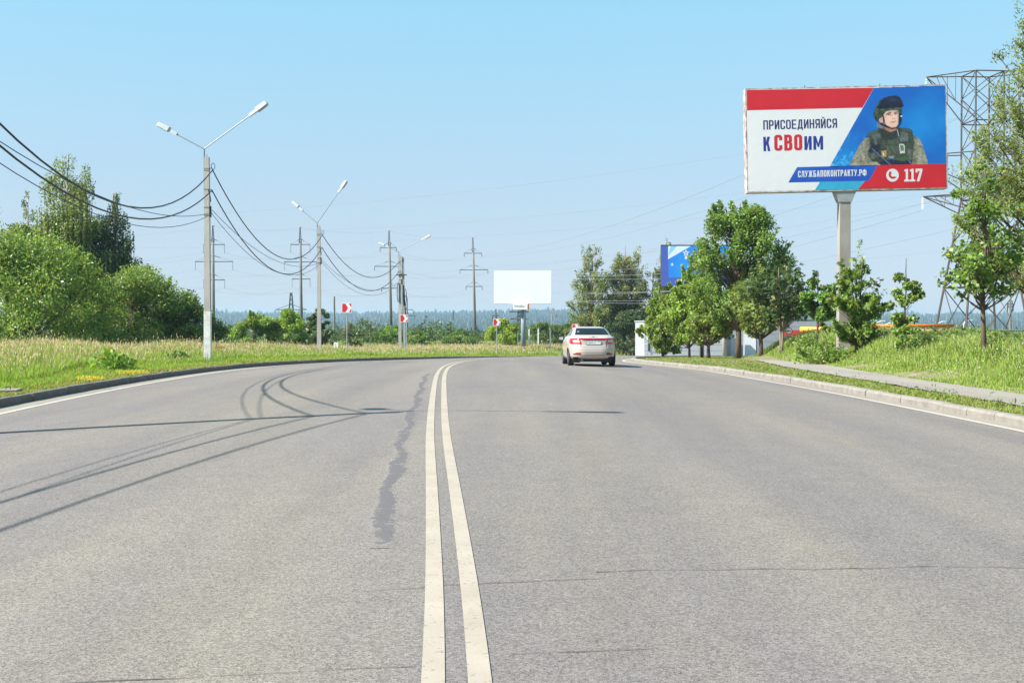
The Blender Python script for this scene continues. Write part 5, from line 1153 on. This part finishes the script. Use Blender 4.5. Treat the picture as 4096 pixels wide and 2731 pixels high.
    arc = [(cxp + 4 + 44 * math.cos(a), cyp - 6 + 44 * math.sin(a)) for a in np.linspace(R(50), R(210), 12)]; arc2 = [(cxp + 8 + 26 * math.cos(a), cyp - 10 + 26 * math.sin(a)) for a in np.linspace(R(205), R(55), 10)]
    shape('phone_handset', arc + [(cxp - 32, cyp - 40), (cxp - 14, cyp - 36), (cxp - 8, cyp - 14)] + arc2[2:-2] + [(cxp + 14, cyp + 10), (cxp + 38, cyp + 18), (cxp + 42, cyp + 30)], red)
    # lettering
    def line(txt, xl, xr, ybl, ybr, cap, m, bold):
        a = Vector(z1(xl, ybl)); b = Vector(z1(xr, ybr)); w = (b - a).length; d = (b - a) / w; up = Vector((-d.y, d.x))
        cut_letters(txt, 'lettering', m, poster, w, cap / 258.2 * .985, lambda p, q, t: mp(*(a + d * p + up * q), t), .0046, bold)
    nv_ = flat('ink', (.02, .024, .13)); wht = flat('white', (.62, .63, .65))
    line('ПРИСОЕДИНЯЙСЯ', 357, 1116, 577, 557, 94, nv_, .125)
    line('К', 358, 428, 797, 795, 146, flat('ink2', (.024, .04, .24)), .165); line('СВО', 470, 757, 793, 787, 162, red, .175); line('ИМ', 780, 972, 784, 780, 140, flat('ink2', (.024, .04, .24)), .165)
    line('СЛУЖБАПОКОНТРАКТУ.РФ', 713, 1420, 1065, 1046, 66, wht, .165)
    # slab numerals
    def glyph(polys): 
        for p in polys: shape('lettering', p, wht, lt=.0046)
    for ox in (1810, 1868):
        oy = -.021 * (ox - 1810)
        glyph([[(ox, 1105 + oy), (ox, 1086 + oy), (ox + 15, 1085 + oy), (ox + 15, 1000 + oy), (ox, 1001 + oy), (ox, 985 + oy), (ox + 18, 977 + oy), (ox + 38, 976 + oy), (ox + 38, 1085 + oy), (ox + 54, 1084 + oy), (ox + 54, 1103 + oy)]])
    glyph([[(1926, 974), (1996, 972), (1996, 996), (1966, 1101), (1938, 1102), (1970, 996), (1945, 997), (1945, 1012), (1926, 1013)]])
    return root
main_billboard()

def plain_board(name, label, Yb, xl, xr, yt, yb, postx, post_w, post_m, zground_y, rz=0.0, depth=.35, frame_m=None):
    cen = P((xl + xr) / 2, (yt + yb) / 2, Yb); s = 2613 / Yb; W, H = (xr - xl) / s, (yb - yt) / s
    px = P(postx, 0, Yb).x; zg = gz(px, Yb); root = empty(name, (px, Yb, zg), label, 'billboard')
    cx, cz = cen.x - px, cen.z - zg
    mp = lambda u, v, t: (cx + u, -.25 - t, cz + v)
    MB().tube([(0, 0, -.5), (0, 0, cz - H / 2 + .1)], post_w, 16).build('post', post_m, root, smooth=True)
    MB().prism([(-W / 2, -H / 2), (W / 2, -H / 2), (W / 2, H / 2), (-W / 2, H / 2)], mp, -depth, -.01).build('box_frame', frame_m or M['white'], root)
    return root, mp, W, H, cz
root, mp, W, H, cz = plain_board('billboard', 'blank white billboard on a blue grey tube post in the middle distance', 122, 1135, 1267, 622, 698, 1202, .26, M['bluegrey'], 793)
MB().prism([(-W / 2 + .03, -H / 2 + .03), (W / 2 - .03, -H / 2 + .03), (W / 2 - .03, H / 2 - .03), (-W / 2 + .03, H / 2 - .03)], mp, -.009, .004).build('blank_face', mat('blank_face', (.80, .80, .81), .6, var=.05, vscale=.6), root)
s_ = 2613 / 122
box = MB().box((-.33, -.35, P(0, 704.5, 122).z - gz(root.location.x, 122)), (1.55, .5, .62)).build('owner_plate', M['white'], root)
MB().box((.535, -.35, P(0, 704.5, 122).z - gz(root.location.x, 122)), (.17, .506, .626)).build('plate_end', mat('orange_end', (.40, .10, .03), .5), box)
zc = P(0, 704.5, 122).z - gz(root.location.x, 122)
text_mesh('VinEx', 'lettering', mat('plate_ink', (.28, .20, .18), .6), box, 1.15, .24, lambda u, v, t: (-1.0 + u, -.601 - t, zc - .06 + v), .004, .02)

root, mp, W, H, cz = plain_board('billboard', 'blue billboard with a white star, half hidden by the roadside maples', 98, 1517, 1698, 563, 655, 1612, .2, M['bluegrey'], 800, frame_m=M['dark_steel'])
def bp(name, pts, m, t):   # enlargement coordinates (2500,900)+ / 5.2275 per source pixel
    def cv(x, y):
        xd = (2500 + x / 5.2275) * .5742; yd = (900 + y / 5.2275) * .5742; q = 2613 / 98
        return (xd - (1517 + 1698) / 2) / q, -(yd - 609) / q + .018 * ((xd - 1517) / q) * 0
    return MB().prism([cv(*p) for p in pts], mp, t - .001, t).build(name, m, root)
face = bp('face', [(742, 445), (2520, 445), (2520, 1275), (742, 1275)], flat('board_blue', (.07, .115, .42), .5), 0.003)
bp('bright_field', [(888, 445), (2520, 445), (2520, 1100), (905, 1100), (888, 720)], flat('board_sky', (.03, .20, .72), var=.6, vscale=.5, color2=(.025, .32, .80)), .005)
bp('light_ray', [(888, 447), (1365, 447), (900, 715), (888, 720)], flat('ray', (.62, .72, .80)), .007); bp('light_ray', [(940, 447), (1070, 447), (905, 640), (890, 640)], flat('ray2', (.25, .55, .75)), .009)
st = []
for k in range(10):
    a = R(90 + 36 * k); r_ = 80 if k % 2 == 0 else 33; st.append((1262 + r_ * math.cos(a), 590 - r_ * math.sin(a)))
bp('star', st, flat('white', (.62, .63, .65)), .009)
bp('star_gap', [(1262 + 20 * math.cos(R(90 + 72 * k)), 588 - 20 * math.sin(R(90 + 72 * k))) for k in range(5)], flat('board_sky', (.03, .2, .72)), .011)
bp('star_stem', [(1240, 650), (1285, 650), (1290, 720), (1235, 720)], flat('white', (.62, .63, .65)), .009)
bp('lettering', [(945, 860), (962, 800), (985, 800), (1000, 860), (985, 860), (980, 842), (965, 842), (960, 860)], flat('white', (.62, .63, .65)), .009)

# ------------------------------------------------------------------ buildings, pipes and things behind the bank
def siding(name, c): return mat(name, c, .5, var=.06, vscale=.4)
def building(name, label, x0d, x1d, ytop, Y, depth, c, label_cat='building', seams=5, zb=None):
    a, b_ = P(x0d, ytop, Y), P(x1d, ytop, Y); zg = (gz((a.x + b_.x) / 2, Y) if zb is None else zb); H = a.z - zg; W = b_.x - a.x
    root = empty(name, (a.x, Y, zg), label, label_cat)
    m = siding(name + '_siding%d' % int(x0d), c)
    core = MB().box((W / 2, depth / 2 + .05, H / 2 - .3), (W - .06, depth - .02, H + .5)).build('wall', m, root)
    ph = (H + .0) / seams
    for k in range(seams):
        MB().box((W / 2, .02, ph * (k + .5)), (W, .06, ph - .03)).build('wall_panel', m, root)
    MB().box((W / 2, depth / 2, H + .02), (W + .12, depth + .16, .12)).build('roof_edge', m, root)
    return root, W, H, m
root, W, H, m = building('white_building', 'white panelled service building behind the roadside trees', 1480, 1660, 738, 118, 9, (.40, .42, .45), seams=6)
dkm = mat('dark_window', (.03, .035, .04), .2)
for (xa, xb, ya, yb) in ((1486, 1494, 774, 781), (1508, 1514, 787, 792)):
    q = 2613 / 118; f = MB().box(((xa + xb) / 2 / q - 1480 / q, -.04, P(0, (ya + yb) / 2, 118).z - root.location.z), ((xb - xa) / q, .08, (yb - ya) / q)).build('window', M['white'], root)
    MB().box(((xa + xb) / 2 / q - 1480 / q, -.09, P(0, (ya + yb) / 2, 118).z - root.location.z), ((xb - xa) / q - .1, .03, (yb - ya) / q - .1)).build('pane', dkm, f)
q = 2613 / 118
MB().box((10.5 / q, -.05, P(0, 797, 118).z - root.location.z), (4 / q, .06, 18 / q)).build('door', dkm, root)
MB().tube([(-.1, -.3, -.2), (-.1, -.3, 1.3), (.35, -.3, 1.3)], .03, 5).build('handrail', M['white'], root)
MB().box((.5, -.9, -.05), (2.6, 1.6, .35)).build('step', M['concrete'], root)
root, W, H, m = building('grey_annex', 'grey panelled annex with a door right of the white building', 1660, 1707, 741, 121, 8, (.36, .38, .41), seams=4)
MB().box((.95 * W - .75, -.04, 1.0), (1.0, .06, 2.1)).build('door', mat('annex_door', (.48, .5, .54), .5), root)
root, W, H, m = building('grey_hall', 'long low grey hall left of the billboard post', 1711, 1905, 733, 130, 14, (.30, .32, .35), seams=5)
MB().box((.62, -.035, H / 2), (1.25, .05, H - .02)).build('white_panel', M['white'], root)
MB().box((7.1, -.05, H - 1.55), (5.4, .06, .62)).build('red_band', mat('red_band', (.45, .05, .04), .5), root)
# round prohibition signs
def round_sign(x, y, zc, r, label, mark=True):
    z = gz(x, y); root = empty('round_sign', (x, y, z), label, 'road sign', 'round prohibition signs')
    MB().tube([(0, .03, -.2), (0, .03, zc - z)], .03, 6).build('sign_post', M['signpole'], root)
    disc = MB().tube([(0, 0, zc - z), (0, -.02, zc - z)], r, 24).build('sign_disc', M['white'], root)
    b = MB(); n = 28
    v = [(rr_ * math.cos(2 * math.pi * k / n), -.026, zc - z + rr_ * math.sin(2 * math.pi * k / n)) for rr_ in (r * .78, r * 1.0) for k in range(n)]
    b.add(v, [(k, (k + 1) % n, n + (k + 1) % n, n + k) for k in range(n)]); b.build('red_ring', M['red'], disc)
    if mark:
        MB().box((-.08, -.028, zc - z), (.16, .006, .13)).build('black_symbol', M['cable'], disc); MB().box((.10, -.028, zc - z - .02), (.12, .006, .09)).build('red_symbol', M['red'], disc)
p = P(1812, 760, 100); round_sign(p.x, 100, p.z, .31, 'round prohibition sign with two car symbols before the red band')
p = P(2015, 772, 66); round_sign(p.x, 66, p.z, .30, 'round sign half hidden in the weeds under the yellow pipes', False)
# yellow gas pipes
ym = mat('pipe_yellow', (.72, .30, .035), .45, var=.25, vscale=1.5, color2=(.62, .36, .04)); om = mat('pipe_orange', (.66, .17, .02), .45, var=.2, vscale=1.5)
def pipe(name, label, a, b_, r, m, flanges=()):
    a, b_ = Vector(a), Vector(b_); o = empty(name, a.lerp(b_, .5), label, 'pipe', 'pipes on low supports behind the bank'); c = a.lerp(b_, .5)
    MB().tube([a - c, b_ - c], r, 14).build('tube', m, o, smooth=True)
    for t in flanges: q = a.lerp(b_, t) - c; d = (b_ - a).normalized(); MB().tube([q - d * .06, q + d * .06], r * 1.22, 14).build('flange', m, o)
    for t in (.1, .35, .6, .85):
        q = a.lerp(b_, t); zg = gz(q.x, q.y); MB().box((q.x - c.x, q.y - c.y, (zg + q.z - r) / 2 - c.z), (.18, .18, max(q.z - r - zg, .2))).build('support', M['concrete'], o)
pipe('gas_pipe', 'thick yellow gas pipe crossing behind the slender sapling', P(1838, 757, 78), P(2090, 759, 78), .21, ym, (.2, .42, .55))
pipe('gas_pipe', 'orange upper gas pipe running towards the steel pylon', P(1990, 749, 80), P(2190, 748, 80), .13, om)
pipe('gas_pipe', 'yellow orange lower gas pipe ending near the steel pylon', P(2060, 762, 76), P(2215, 761, 76), .17, ym)
pipe('gas_pipe', 'thin pale grey pipe right of the yellow pipes', P(2150, 758, 77), P(2420, 759, 77), .07, M['galv'])
# orange pillar, thin lamp posts, fence posts
p = P(1984, 752, 110); o = empty('orange_pillar', (p.x, 110, gz(p.x, 110)), 'orange price pillar behind the yellow pipes', 'pillar'); hh = P(0, 738, 110).z - gz(p.x, 110)
MB().box((0, 0, hh / 2), (.55, .3, hh)).build('column', mat('pillar_orange', (.50, .12, .03), .5), o); MB().box((0, 0, hh + .05), (.62, .36, .1)).build('cap', M['white'], o)
for k, (xd, yt, Yd, lab) in enumerate([(2010, 737, 105, 'slim white lamp post left of the slender sapling'), (2152, 738, 115, 'slim white lamp post inside the left leg of the steel pylon'), (2213, 735, 118, 'slim white lamp post right of the steel pylon leg'), (2030, 741, 108, 'short white signal post behind the yellow pipes')]):
    p = P(xd, yt, Yd); zg = gz(p.x, Yd); o = empty('slim_lamp', (p.x, Yd, zg), lab, 'lamp post', 'slim lamp posts behind the bank'); hh = p.z - zg
    MB().tube([(0, 0, -.2), (0, 0, hh - .5), (.1, 0, hh - .2), (.55, 0, hh)], [.06, .05, .04, .03], 6).build('post', M['white'], o); MB().box((.7, 0, hh + .01), (.4, .12, .07)).build('lamp_head', M['white'], o)
p = P(1653, 760, 90); o = empty('concrete_stub_pole', (p.x, 88, gz(p.x, 88)), 'pale concrete pole base between the roadside trunks', 'pole')
MB().tube([(0, 0, -.3), (0, 0, 2.6), (0, 0, 5.0)], [.17, .16, .14], 12).build('mast', M['concrete'], o, smooth=True); MB().tube([(0, 0, 5.0), (0, 0, 5.08)], [.15, .08], 12).build('cap', M['concrete'], o)
for k, (xd, Yd) in enumerate([(1189, 128), (1215, 128), (1264, 124), (1236, 128)]):
    p = P(xd, 770, Yd); o = empty('marker_post', (p.x, Yd, gz(p.x, Yd)), ['white marker post left of the blank billboard post', 'first white marker post right of the blank billboard post', 'white marker post nearest the car mirror', 'second white marker post right of the blank billboard post'][k], 'post', 'white marker posts in the scrub')
    hh = P(0, 757, Yd).z - gz(p.x, Yd); MB().taper((0, 0, -.2), (.16, .14), (0, 0, hh), (.13, .11)).build('stake', M['white'], o); MB().taper((0, 0, hh), (.13, .11), (0, 0, hh + .06), (.04, .04)).build('tip', M['white'], o)

# ------------------------------------------------------------------ the car (seen from behind)
def make_car():
    Yc, xc = 41.4, P(1364, 0, 41.4).x
    zg = float(zroad(Yc, xc + 2.1)) + .006
    pitch = math.atan2(float(zroad(Yc + 3.6, xc + 2.1)) - float(zroad(Yc + .95, xc + 2.1)), 2.65)
    root = empty('car', (xc, Yc, zg), 'beige metallic sedan driving away in the right lane', 'car'); root.rotation_euler = (pitch, 0, R(1.6))
    paint, nt, N, L, Pn = new_mat('car_paint')
    Pn.inputs['Base Color'].default_value = (.48, .41, .36, 1); Pn.inputs['Metallic'].default_value = .15; Pn.inputs['Roughness'].default_value = .40
    Pn.inputs['Coat Weight'].default_value = .6; Pn.inputs['Coat Roughness'].default_value = .06
    glass, nt, N, L, Pg = new_mat('car_glass')
    Pg.inputs['Base Color'].default_value = (.02, .03, .04, 1); Pg.inputs['Roughness'].default_value = .03; Pg.inputs['Specular IOR Level'].default_value = .6
    tr = N.new('ShaderNodeBsdfTransparent'); tr.inputs[0].default_value = (.50, .56, .58, 1); mx = N.new('ShaderNodeMixShader'); fr = N.new('ShaderNodeFresnel'); fr.inputs[0].default_value = 1.5
    ad = N.new('ShaderNodeMath'); ad.inputs[1].default_value = .22; L.new(fr.outputs[0], ad.inputs[0]); L.new(ad.outputs[0], mx.inputs[0]); L.new(tr.outputs[0], mx.inputs[1]); L.new(Pg.outputs[0], mx.inputs[2]); L.new(mx.outputs[0], N['Material Output'].inputs[0])
    black = mat('car_black', (.012, .012, .013), .5); rubber = mat('tyre', (.02, .02, .021), .8, bump=.3, bscale=60); alloy = mat('rim', (.5, .5, .52), .3, metal=.8)
    lred = mat('lamp_red', (.42, .006, .012), .12, spec=.6); lred2 = mat('lamp_red_dark', (.26, .005, .015), .12, spec=.6); lwh = mat('lamp_clear', (.50, .45, .44), .12, spec=.6); chrome = mat('chrome', (.7, .7, .72), .12, metal=1.0)
    # plan outlines by height: z, rear y, front y, half width, exponent
    LV = np.array([(.20, .30, 4.40, .74, 5), (.26, .17, 4.50, .80, 4.6), (.31, .085, 4.56, .845, 4.4), (.36, .04, 4.60, .87, 4.3), (.42, .015, 4.62, .883, 4.2), (.50, .0, 4.64, .890, 4.2), (.58, .0, 4.64, .895, 4.2), (.66, .008, 4.63, .896, 4.3),
                   (.71, .03, 4.61, .896, 4.4), (.78, .055, 4.58, .894, 4.5), (.86, .06, 4.52, .888, 4.5), (.94, .062, 4.42, .876, 4.5), (1.0, .066, 4.30, .858, 4.5), (1.035, .085, 4.18, .84, 4.5), (1.07, .17, 4.0, .815, 4.6), (1.10, .30, 3.8, .79, 4.8), (1.13, .46, 3.6, .755, 5),
                   (1.18, .60, 3.46, .722, 5.4), (1.24, .76, 3.32, .692, 5.6), (1.30, .93, 3.16, .660, 5.6), (1.36, 1.10, 2.99, .625, 5.4), (1.40, 1.23, 2.88, .598, 5), (1.43, 1.36, 2.76, .565, 4.6), (1.455, 1.55, 2.6, .51, 4.2), (1.47, 1.8, 2.4, .42, 3.6), (1.477, 2.0, 2.2, .2, 3)])
    zd = np.concatenate([np.linspace(LV[i, 0], LV[i + 1, 0], 5, endpoint=False) for i in range(len(LV) - 1)] + [[LV[-1, 0]]])
    cols = [np.interp(zd, LV[:, 0], LV[:, j]) for j in range(1, 5)]
    for c in cols: c[2:-2] = (c[:-4] + c[1:-3] + c[2:-2] + c[3:-1] + c[4:]) / 5
    na = 160; th = np.linspace(0, 2 * np.pi, na, endpoint=False)
    th = th + .0 * np.sin(4 * th)
    V = []
    for i, z in enumerate(zd):
        yr, yf, w, n = (c[i] for c in cols); yc, Lh = (yr + yf) / 2, (yf - yr) / 2
        cx, sx = np.cos(th), np.sin(th); V.append(np.stack([w * np.sign(cx) * np.abs(cx) ** (2 / n), yc + Lh * np.sign(sx) * np.abs(sx) ** (2 / n), np.full(na, z)], 1))
    V = np.concatenate(V); nl = len(zd)
    Q = np.array([(i * na + k, i * na + (k + 1) % na, (i + 1) * na + (k + 1) % na, (i + 1) * na + k) for i in range(nl - 1) for k in range(na)])
    cen = V[Q].mean(1); e1 = V[Q[:, 1]] - V[Q[:, 0]]; e2 = V[Q[:, 3]] - V[Q[:, 0]]; nr = np.cross(e1, e2); nr /= np.linalg.norm(nr, axis=1)[:, None] + 1e-9
    X, Yy, Z = cen.T; ax = np.abs(X)
    wl = np.interp(Z, [1.12, 1.40], [.655, .535])
    rear = (nr[:, 1] < -.12) & (Z > 1.145) & (Z < 1.412) & (ax < wl) & (Yy < 2); front = (nr[:, 1] > .12) & (Z > 1.15) & (Z < 1.40) & (ax < wl + .02) & (Yy > 2.4)
    sideg = (np.abs(nr[:, 0]) > .55) & (Z > 1.10) & (Z < 1.395) & (Yy > np.interp(Z, [1.1, 1.4], [1.15, 1.55])) & (Yy < np.interp(Z, [1.1, 1.4], [3.35, 2.75])) & (np.abs(Yy - 2.15) > .04)
    arch = np.zeros(len(Q), bool)
    for yw in (.98, 3.63): arch |= ((Yy - yw) ** 2 + (Z - .315) ** 2 < .375 ** 2) & (ax > .66)
    body = ~(rear | front | sideg | arch)
    def sub(mask, name, m, par):
        q = Q[mask]; u, inv = np.unique(q, return_inverse=True); return np_mesh(name, V[u], quads=inv.reshape(-1, 4), m=m, parent=par, smooth=True)
    bd = sub(body, 'body', paint, root)
    bd2 = MB().add([tuple(p) for p in V[(nl - 1) * na:]], [tuple(range(na))]).build('roof_cap', paint, bd)
    rw = sub(rear, 'rear_window', glass, root); sub(front, 'windscreen', glass, root)
    sub(sideg & (X < 0), 'side_window', glass, root); sub(sideg & (X > 0), 'side_window', glass, root)
    # surface function of the tail
    def ry(x, z):
        yr, yf, w, n = (np.interp(z, zd, c) for c in cols); yc, Lh = (yr + yf) / 2, (yf - yr) / 2; r_ = min(abs(x) / w, .985)
        return yc - Lh * (1 - r_ ** n) ** (1 / n)
    def patch(name, rows, m, par, off=.004, nx=14, nz=None):
        """rows: (z, x0, x1) from bottom to top, laid on the tail surface"""
        zs = [r[0] for r in rows]; nz = nz or max(2, int((zs[-1] - zs[0]) / .012)); v = []; f = []
        for i in range(nz + 1):
            z = zs[0] + (zs[-1] - zs[0]) * i / nz; a = np.interp(z, zs, [r[1] for r in rows]); b_ = np.interp(z, zs, [r[2] for r in rows])
            for k in range(nx + 1): x = a + (b_ - a) * k / nx; v.append((x, ry(x, z) - off, z))
        for i in range(nz):
            for k in range(nx): f.append((i * (nx + 1) + k, i * (nx + 1) + k + 1, (i + 1) * (nx + 1) + k + 1, (i + 1) * (nx + 1) + k))
        return MB().add(v, f).build(name, m, par, smooth=True)
    for sg in (-1, 1):
        def fl(rows): return [(z, min(sg * a, sg * b_), max(sg * a, sg * b_)) for z, a, b_ in rows]
        tl = patch('tail_light', fl([(.822, .43, .80), (.84, .44, .83), (.93, .48, .85), (1.0, .50, .84), (1.028, .52, .82)]), lred, root, .010)
        patch('clear_lens', fl([(.868, .50, .70), (.90, .505, .745), (.95, .525, .745), (.972, .535, .70)]), lwh, tl, .014)
        patch('lens_divider', fl([(.868, .598, .604), (.972, .612, .618)]), black, tl, .016, nx=2)
        rf = patch('rear_reflector', fl([(.428, .46, .75), (.455, .465, .735), (.50, .47, .62)]), lred2, root, .006)
        patch('boot_seam', fl([(.70, .445, .462), (.72, .455, .475), (.82, .475, .485)]), black, root, .003, nx=2)
    patch('light_bar', [(.985, -.53, .53), (1.028, -.53, .53)], lred2, root, .011, nx=30)
    patch('plate_recess', [(.945, -.36, .36), (.98, -.47, .47)], mat('recess', (.10, .10, .10), .4), root, .004, nx=24)
    patch('bumper_crease', [(.405, -.80, .80), (.418, -.80, .80)], mat('crease_shade', (.20, .17, .14), .5), root, .002, nx=40)  # shade of the bumper creases, put in as strips of darkened body colour
    patch('bumper_crease', [(.505, -.45, .45), (.512, -.45, .45)], bpy.data.materials['crease_shade'], root, .002, nx=40)
    patch('boot_seam', [(.694, -.445, .445), (.703, -.445, .445)], black, root, .003, nx=30)
    pl = MB().box((0, ry(0, .86) - .014, .865), (.54, .012, .135)).build('number_plate', mat('plate_frame', (.05, .05, .05), .5), root)
    yp = ry(0, .86) - .021
    MB().box((0, yp - .001, .865), (.515, .004, .112)).build('plate_face', mat('plate_white', (.74, .74, .74), .5), pl)
    text_mesh('Н889НХ', 'lettering', black, pl, .34, .062, lambda u, v, t: (-.235 + u, yp - t, .836 + v), .0042, .0)
    text_mesh('197', 'lettering', black, pl, .10, .048, lambda u, v, t: (.132 + u, yp - t, .858 + v), .0042, .0)
    # emblem and badges on the boot
    MB().tube([(0, ry(0, 1.06) - .012, 1.062), (0, ry(0, 1.06) - .02, 1.066)], [.045, .04], 16).build('emblem', chrome, root)
    for sg in (-1, 1): MB().box((sg * .10, ry(.1, 1.06) - .008, 1.064), (.11, .008, .014)).build('emblem_wing', chrome, root)
    MB().box((-.52, ry(.52, 1.05) - .006, 1.052), (.13, .006, .016)).build('badge', chrome, root); MB().box((.52, ry(.52, 1.05) - .006, 1.052), (.17, .006, .016)).build('badge', chrome, root)
    MB().box((0, ry(0, 1.006) - .014, 1.006), (.02, .006, .014)).build('boot_button', chrome, root)
    # glass surround, sticker, third brake light
    MB().box((-.49, ry(.49, 1.27) - .004, 1.27), (.07, .004, .045)).build('sticker', M['white'], rw)
    # underbody, diffuser, exhaust
    MB().taper((0, 2.3, .17), (1.36, 4.1), (0, 2.3, .34), (1.5, 4.3)).build('underbody', black, root)
    MB().box((0, .30, .235), (1.15, .30, .09)).build('diffuser', black, root); MB().tube([(-.42, .10, .23), (-.42, .5, .23)], .035, 10).build('exhaust', mat('exhaust_tip', (.2, .2, .2), .4, metal=.8), root)
    MB().box((0, .42, .20), (.5, .2, .06)).build('muffler', black, root)
    for sg in (-1, 1):
        for yw in (.98, 3.63):
            MB().box((sg * .60, yw, .40), (.30, .74, .54)).build('wheel_well', black, root)
            w = MB(); prof_ = [(-.10, .22), (-.105, .27), (-.09, .308), (-.06, .317), (.06, .317), (.09, .308), (.105, .27), (.10, .22)]; nn = 36; v = []
            for dx, r_ in prof_:
                for k in range(nn): a = 2 * math.pi * k / nn; v.append((dx, r_ * math.cos(a), r_ * math.sin(a)))
            f = [(i * nn + k, i * nn + (k + 1) % nn, (i + 1) * nn + (k + 1) % nn, (i + 1) * nn + k) for i in range(7) for k in range(nn)]
            ty = w.add(v, f).build('tyre', rubber, root, smooth=True, loc=(sg * .772, yw, .317))
            rm = MB(); rm.tube([(-.085, 0, 0), (.085, 0, 0)], .225, 24)
            for k in range(5): a = 2 * math.pi * k / 5; rm.box((sg * .092, .11 * math.cos(a), .11 * math.sin(a)), (.02, .05, .2), Matrix.Rotation(-a + math.pi / 2, 3, 'X').to_3x3())
            rm.build('rim', alloy, ty)
        # mirrors, door handles, sill
        mz = MB(); mz.taper((0, 0, -.075), (.15, .13), (0, 0, .075), (.19, .12)); mr = mz.build('mirror', black if sg < 0 else paint, root, loc=(sg * .985, 3.02, 1.03))
        MB().box((sg * .0, -.068, 0), (.15, .01, .11)).build('mirror_glass', chrome, mr); MB().box((sg * -.12, 0, -.03), (.14, .05, .04)).build('mirror_arm', black, mr)
        for yh in (1.62, 2.62): MB().box((sg * .893, yh, .87), (.03, .2, .03)).build('door_handle', paint, root)
    # seats and dashboard seen through the glass
    seat = mat('seat', (.10, .095, .09), .8)
    for xs in (-.36, .36):
        s_ = empty('seat', (0, 0, 0)); s_.parent = root
        MB().taper((xs, 2.05, .5), (.5, .15), (xs, 1.85, 1.08), (.42, .12)).build('backrest', seat, s_); MB().box((xs, 1.80, 1.19), (.26, .1, .17)).build('headrest', seat, s_)
    MB().taper((0, 1.05, .45), (1.3, .18), (0, .82, 1.08), (1.2, .15)).build('rear_seat', seat, root)
    for xs in (-.42, 0, .42): MB().box((xs, .80, 1.15), (.24, .09, .13)).build('rear_headrest', seat, root)
    MB().box((0, 3.0, .98), (1.35, .5, .16)).build('dashboard', black, root); MB().box((0, .62, 1.10), (1.2, .32, .03)).build('parcel_shelf', black, root)
    MB().box((0, 2.75, 1.36), (.24, .04, .07)).build('rear_view_mirror', black, root)
    return root
make_car()

# ------------------------------------------------------------------ summer haze
hz = MB().box((0, 2450, 3), (8800, 5800, 90)).build('haze', None)
hm = bpy.data.materials.new('haze'); hm.use_nodes = True; hm.node_tree.nodes.remove(hm.node_tree.nodes['Principled BSDF'])
pv = hm.node_tree.nodes.new('ShaderNodeVolumePrincipled'); pv.inputs['Color'].default_value = (.50, .70, .92, 1); pv.inputs['Density'].default_value = .00017; pv.inputs['Anisotropy'].default_value = .2
hm.node_tree.links.new(pv.outputs[0], hm.node_tree.nodes['Material Output'].inputs['Volume'])
hz.data.materials.append(hm); tag(hz, 'pale summer haze over the valley', 'haze', kind='stuff')
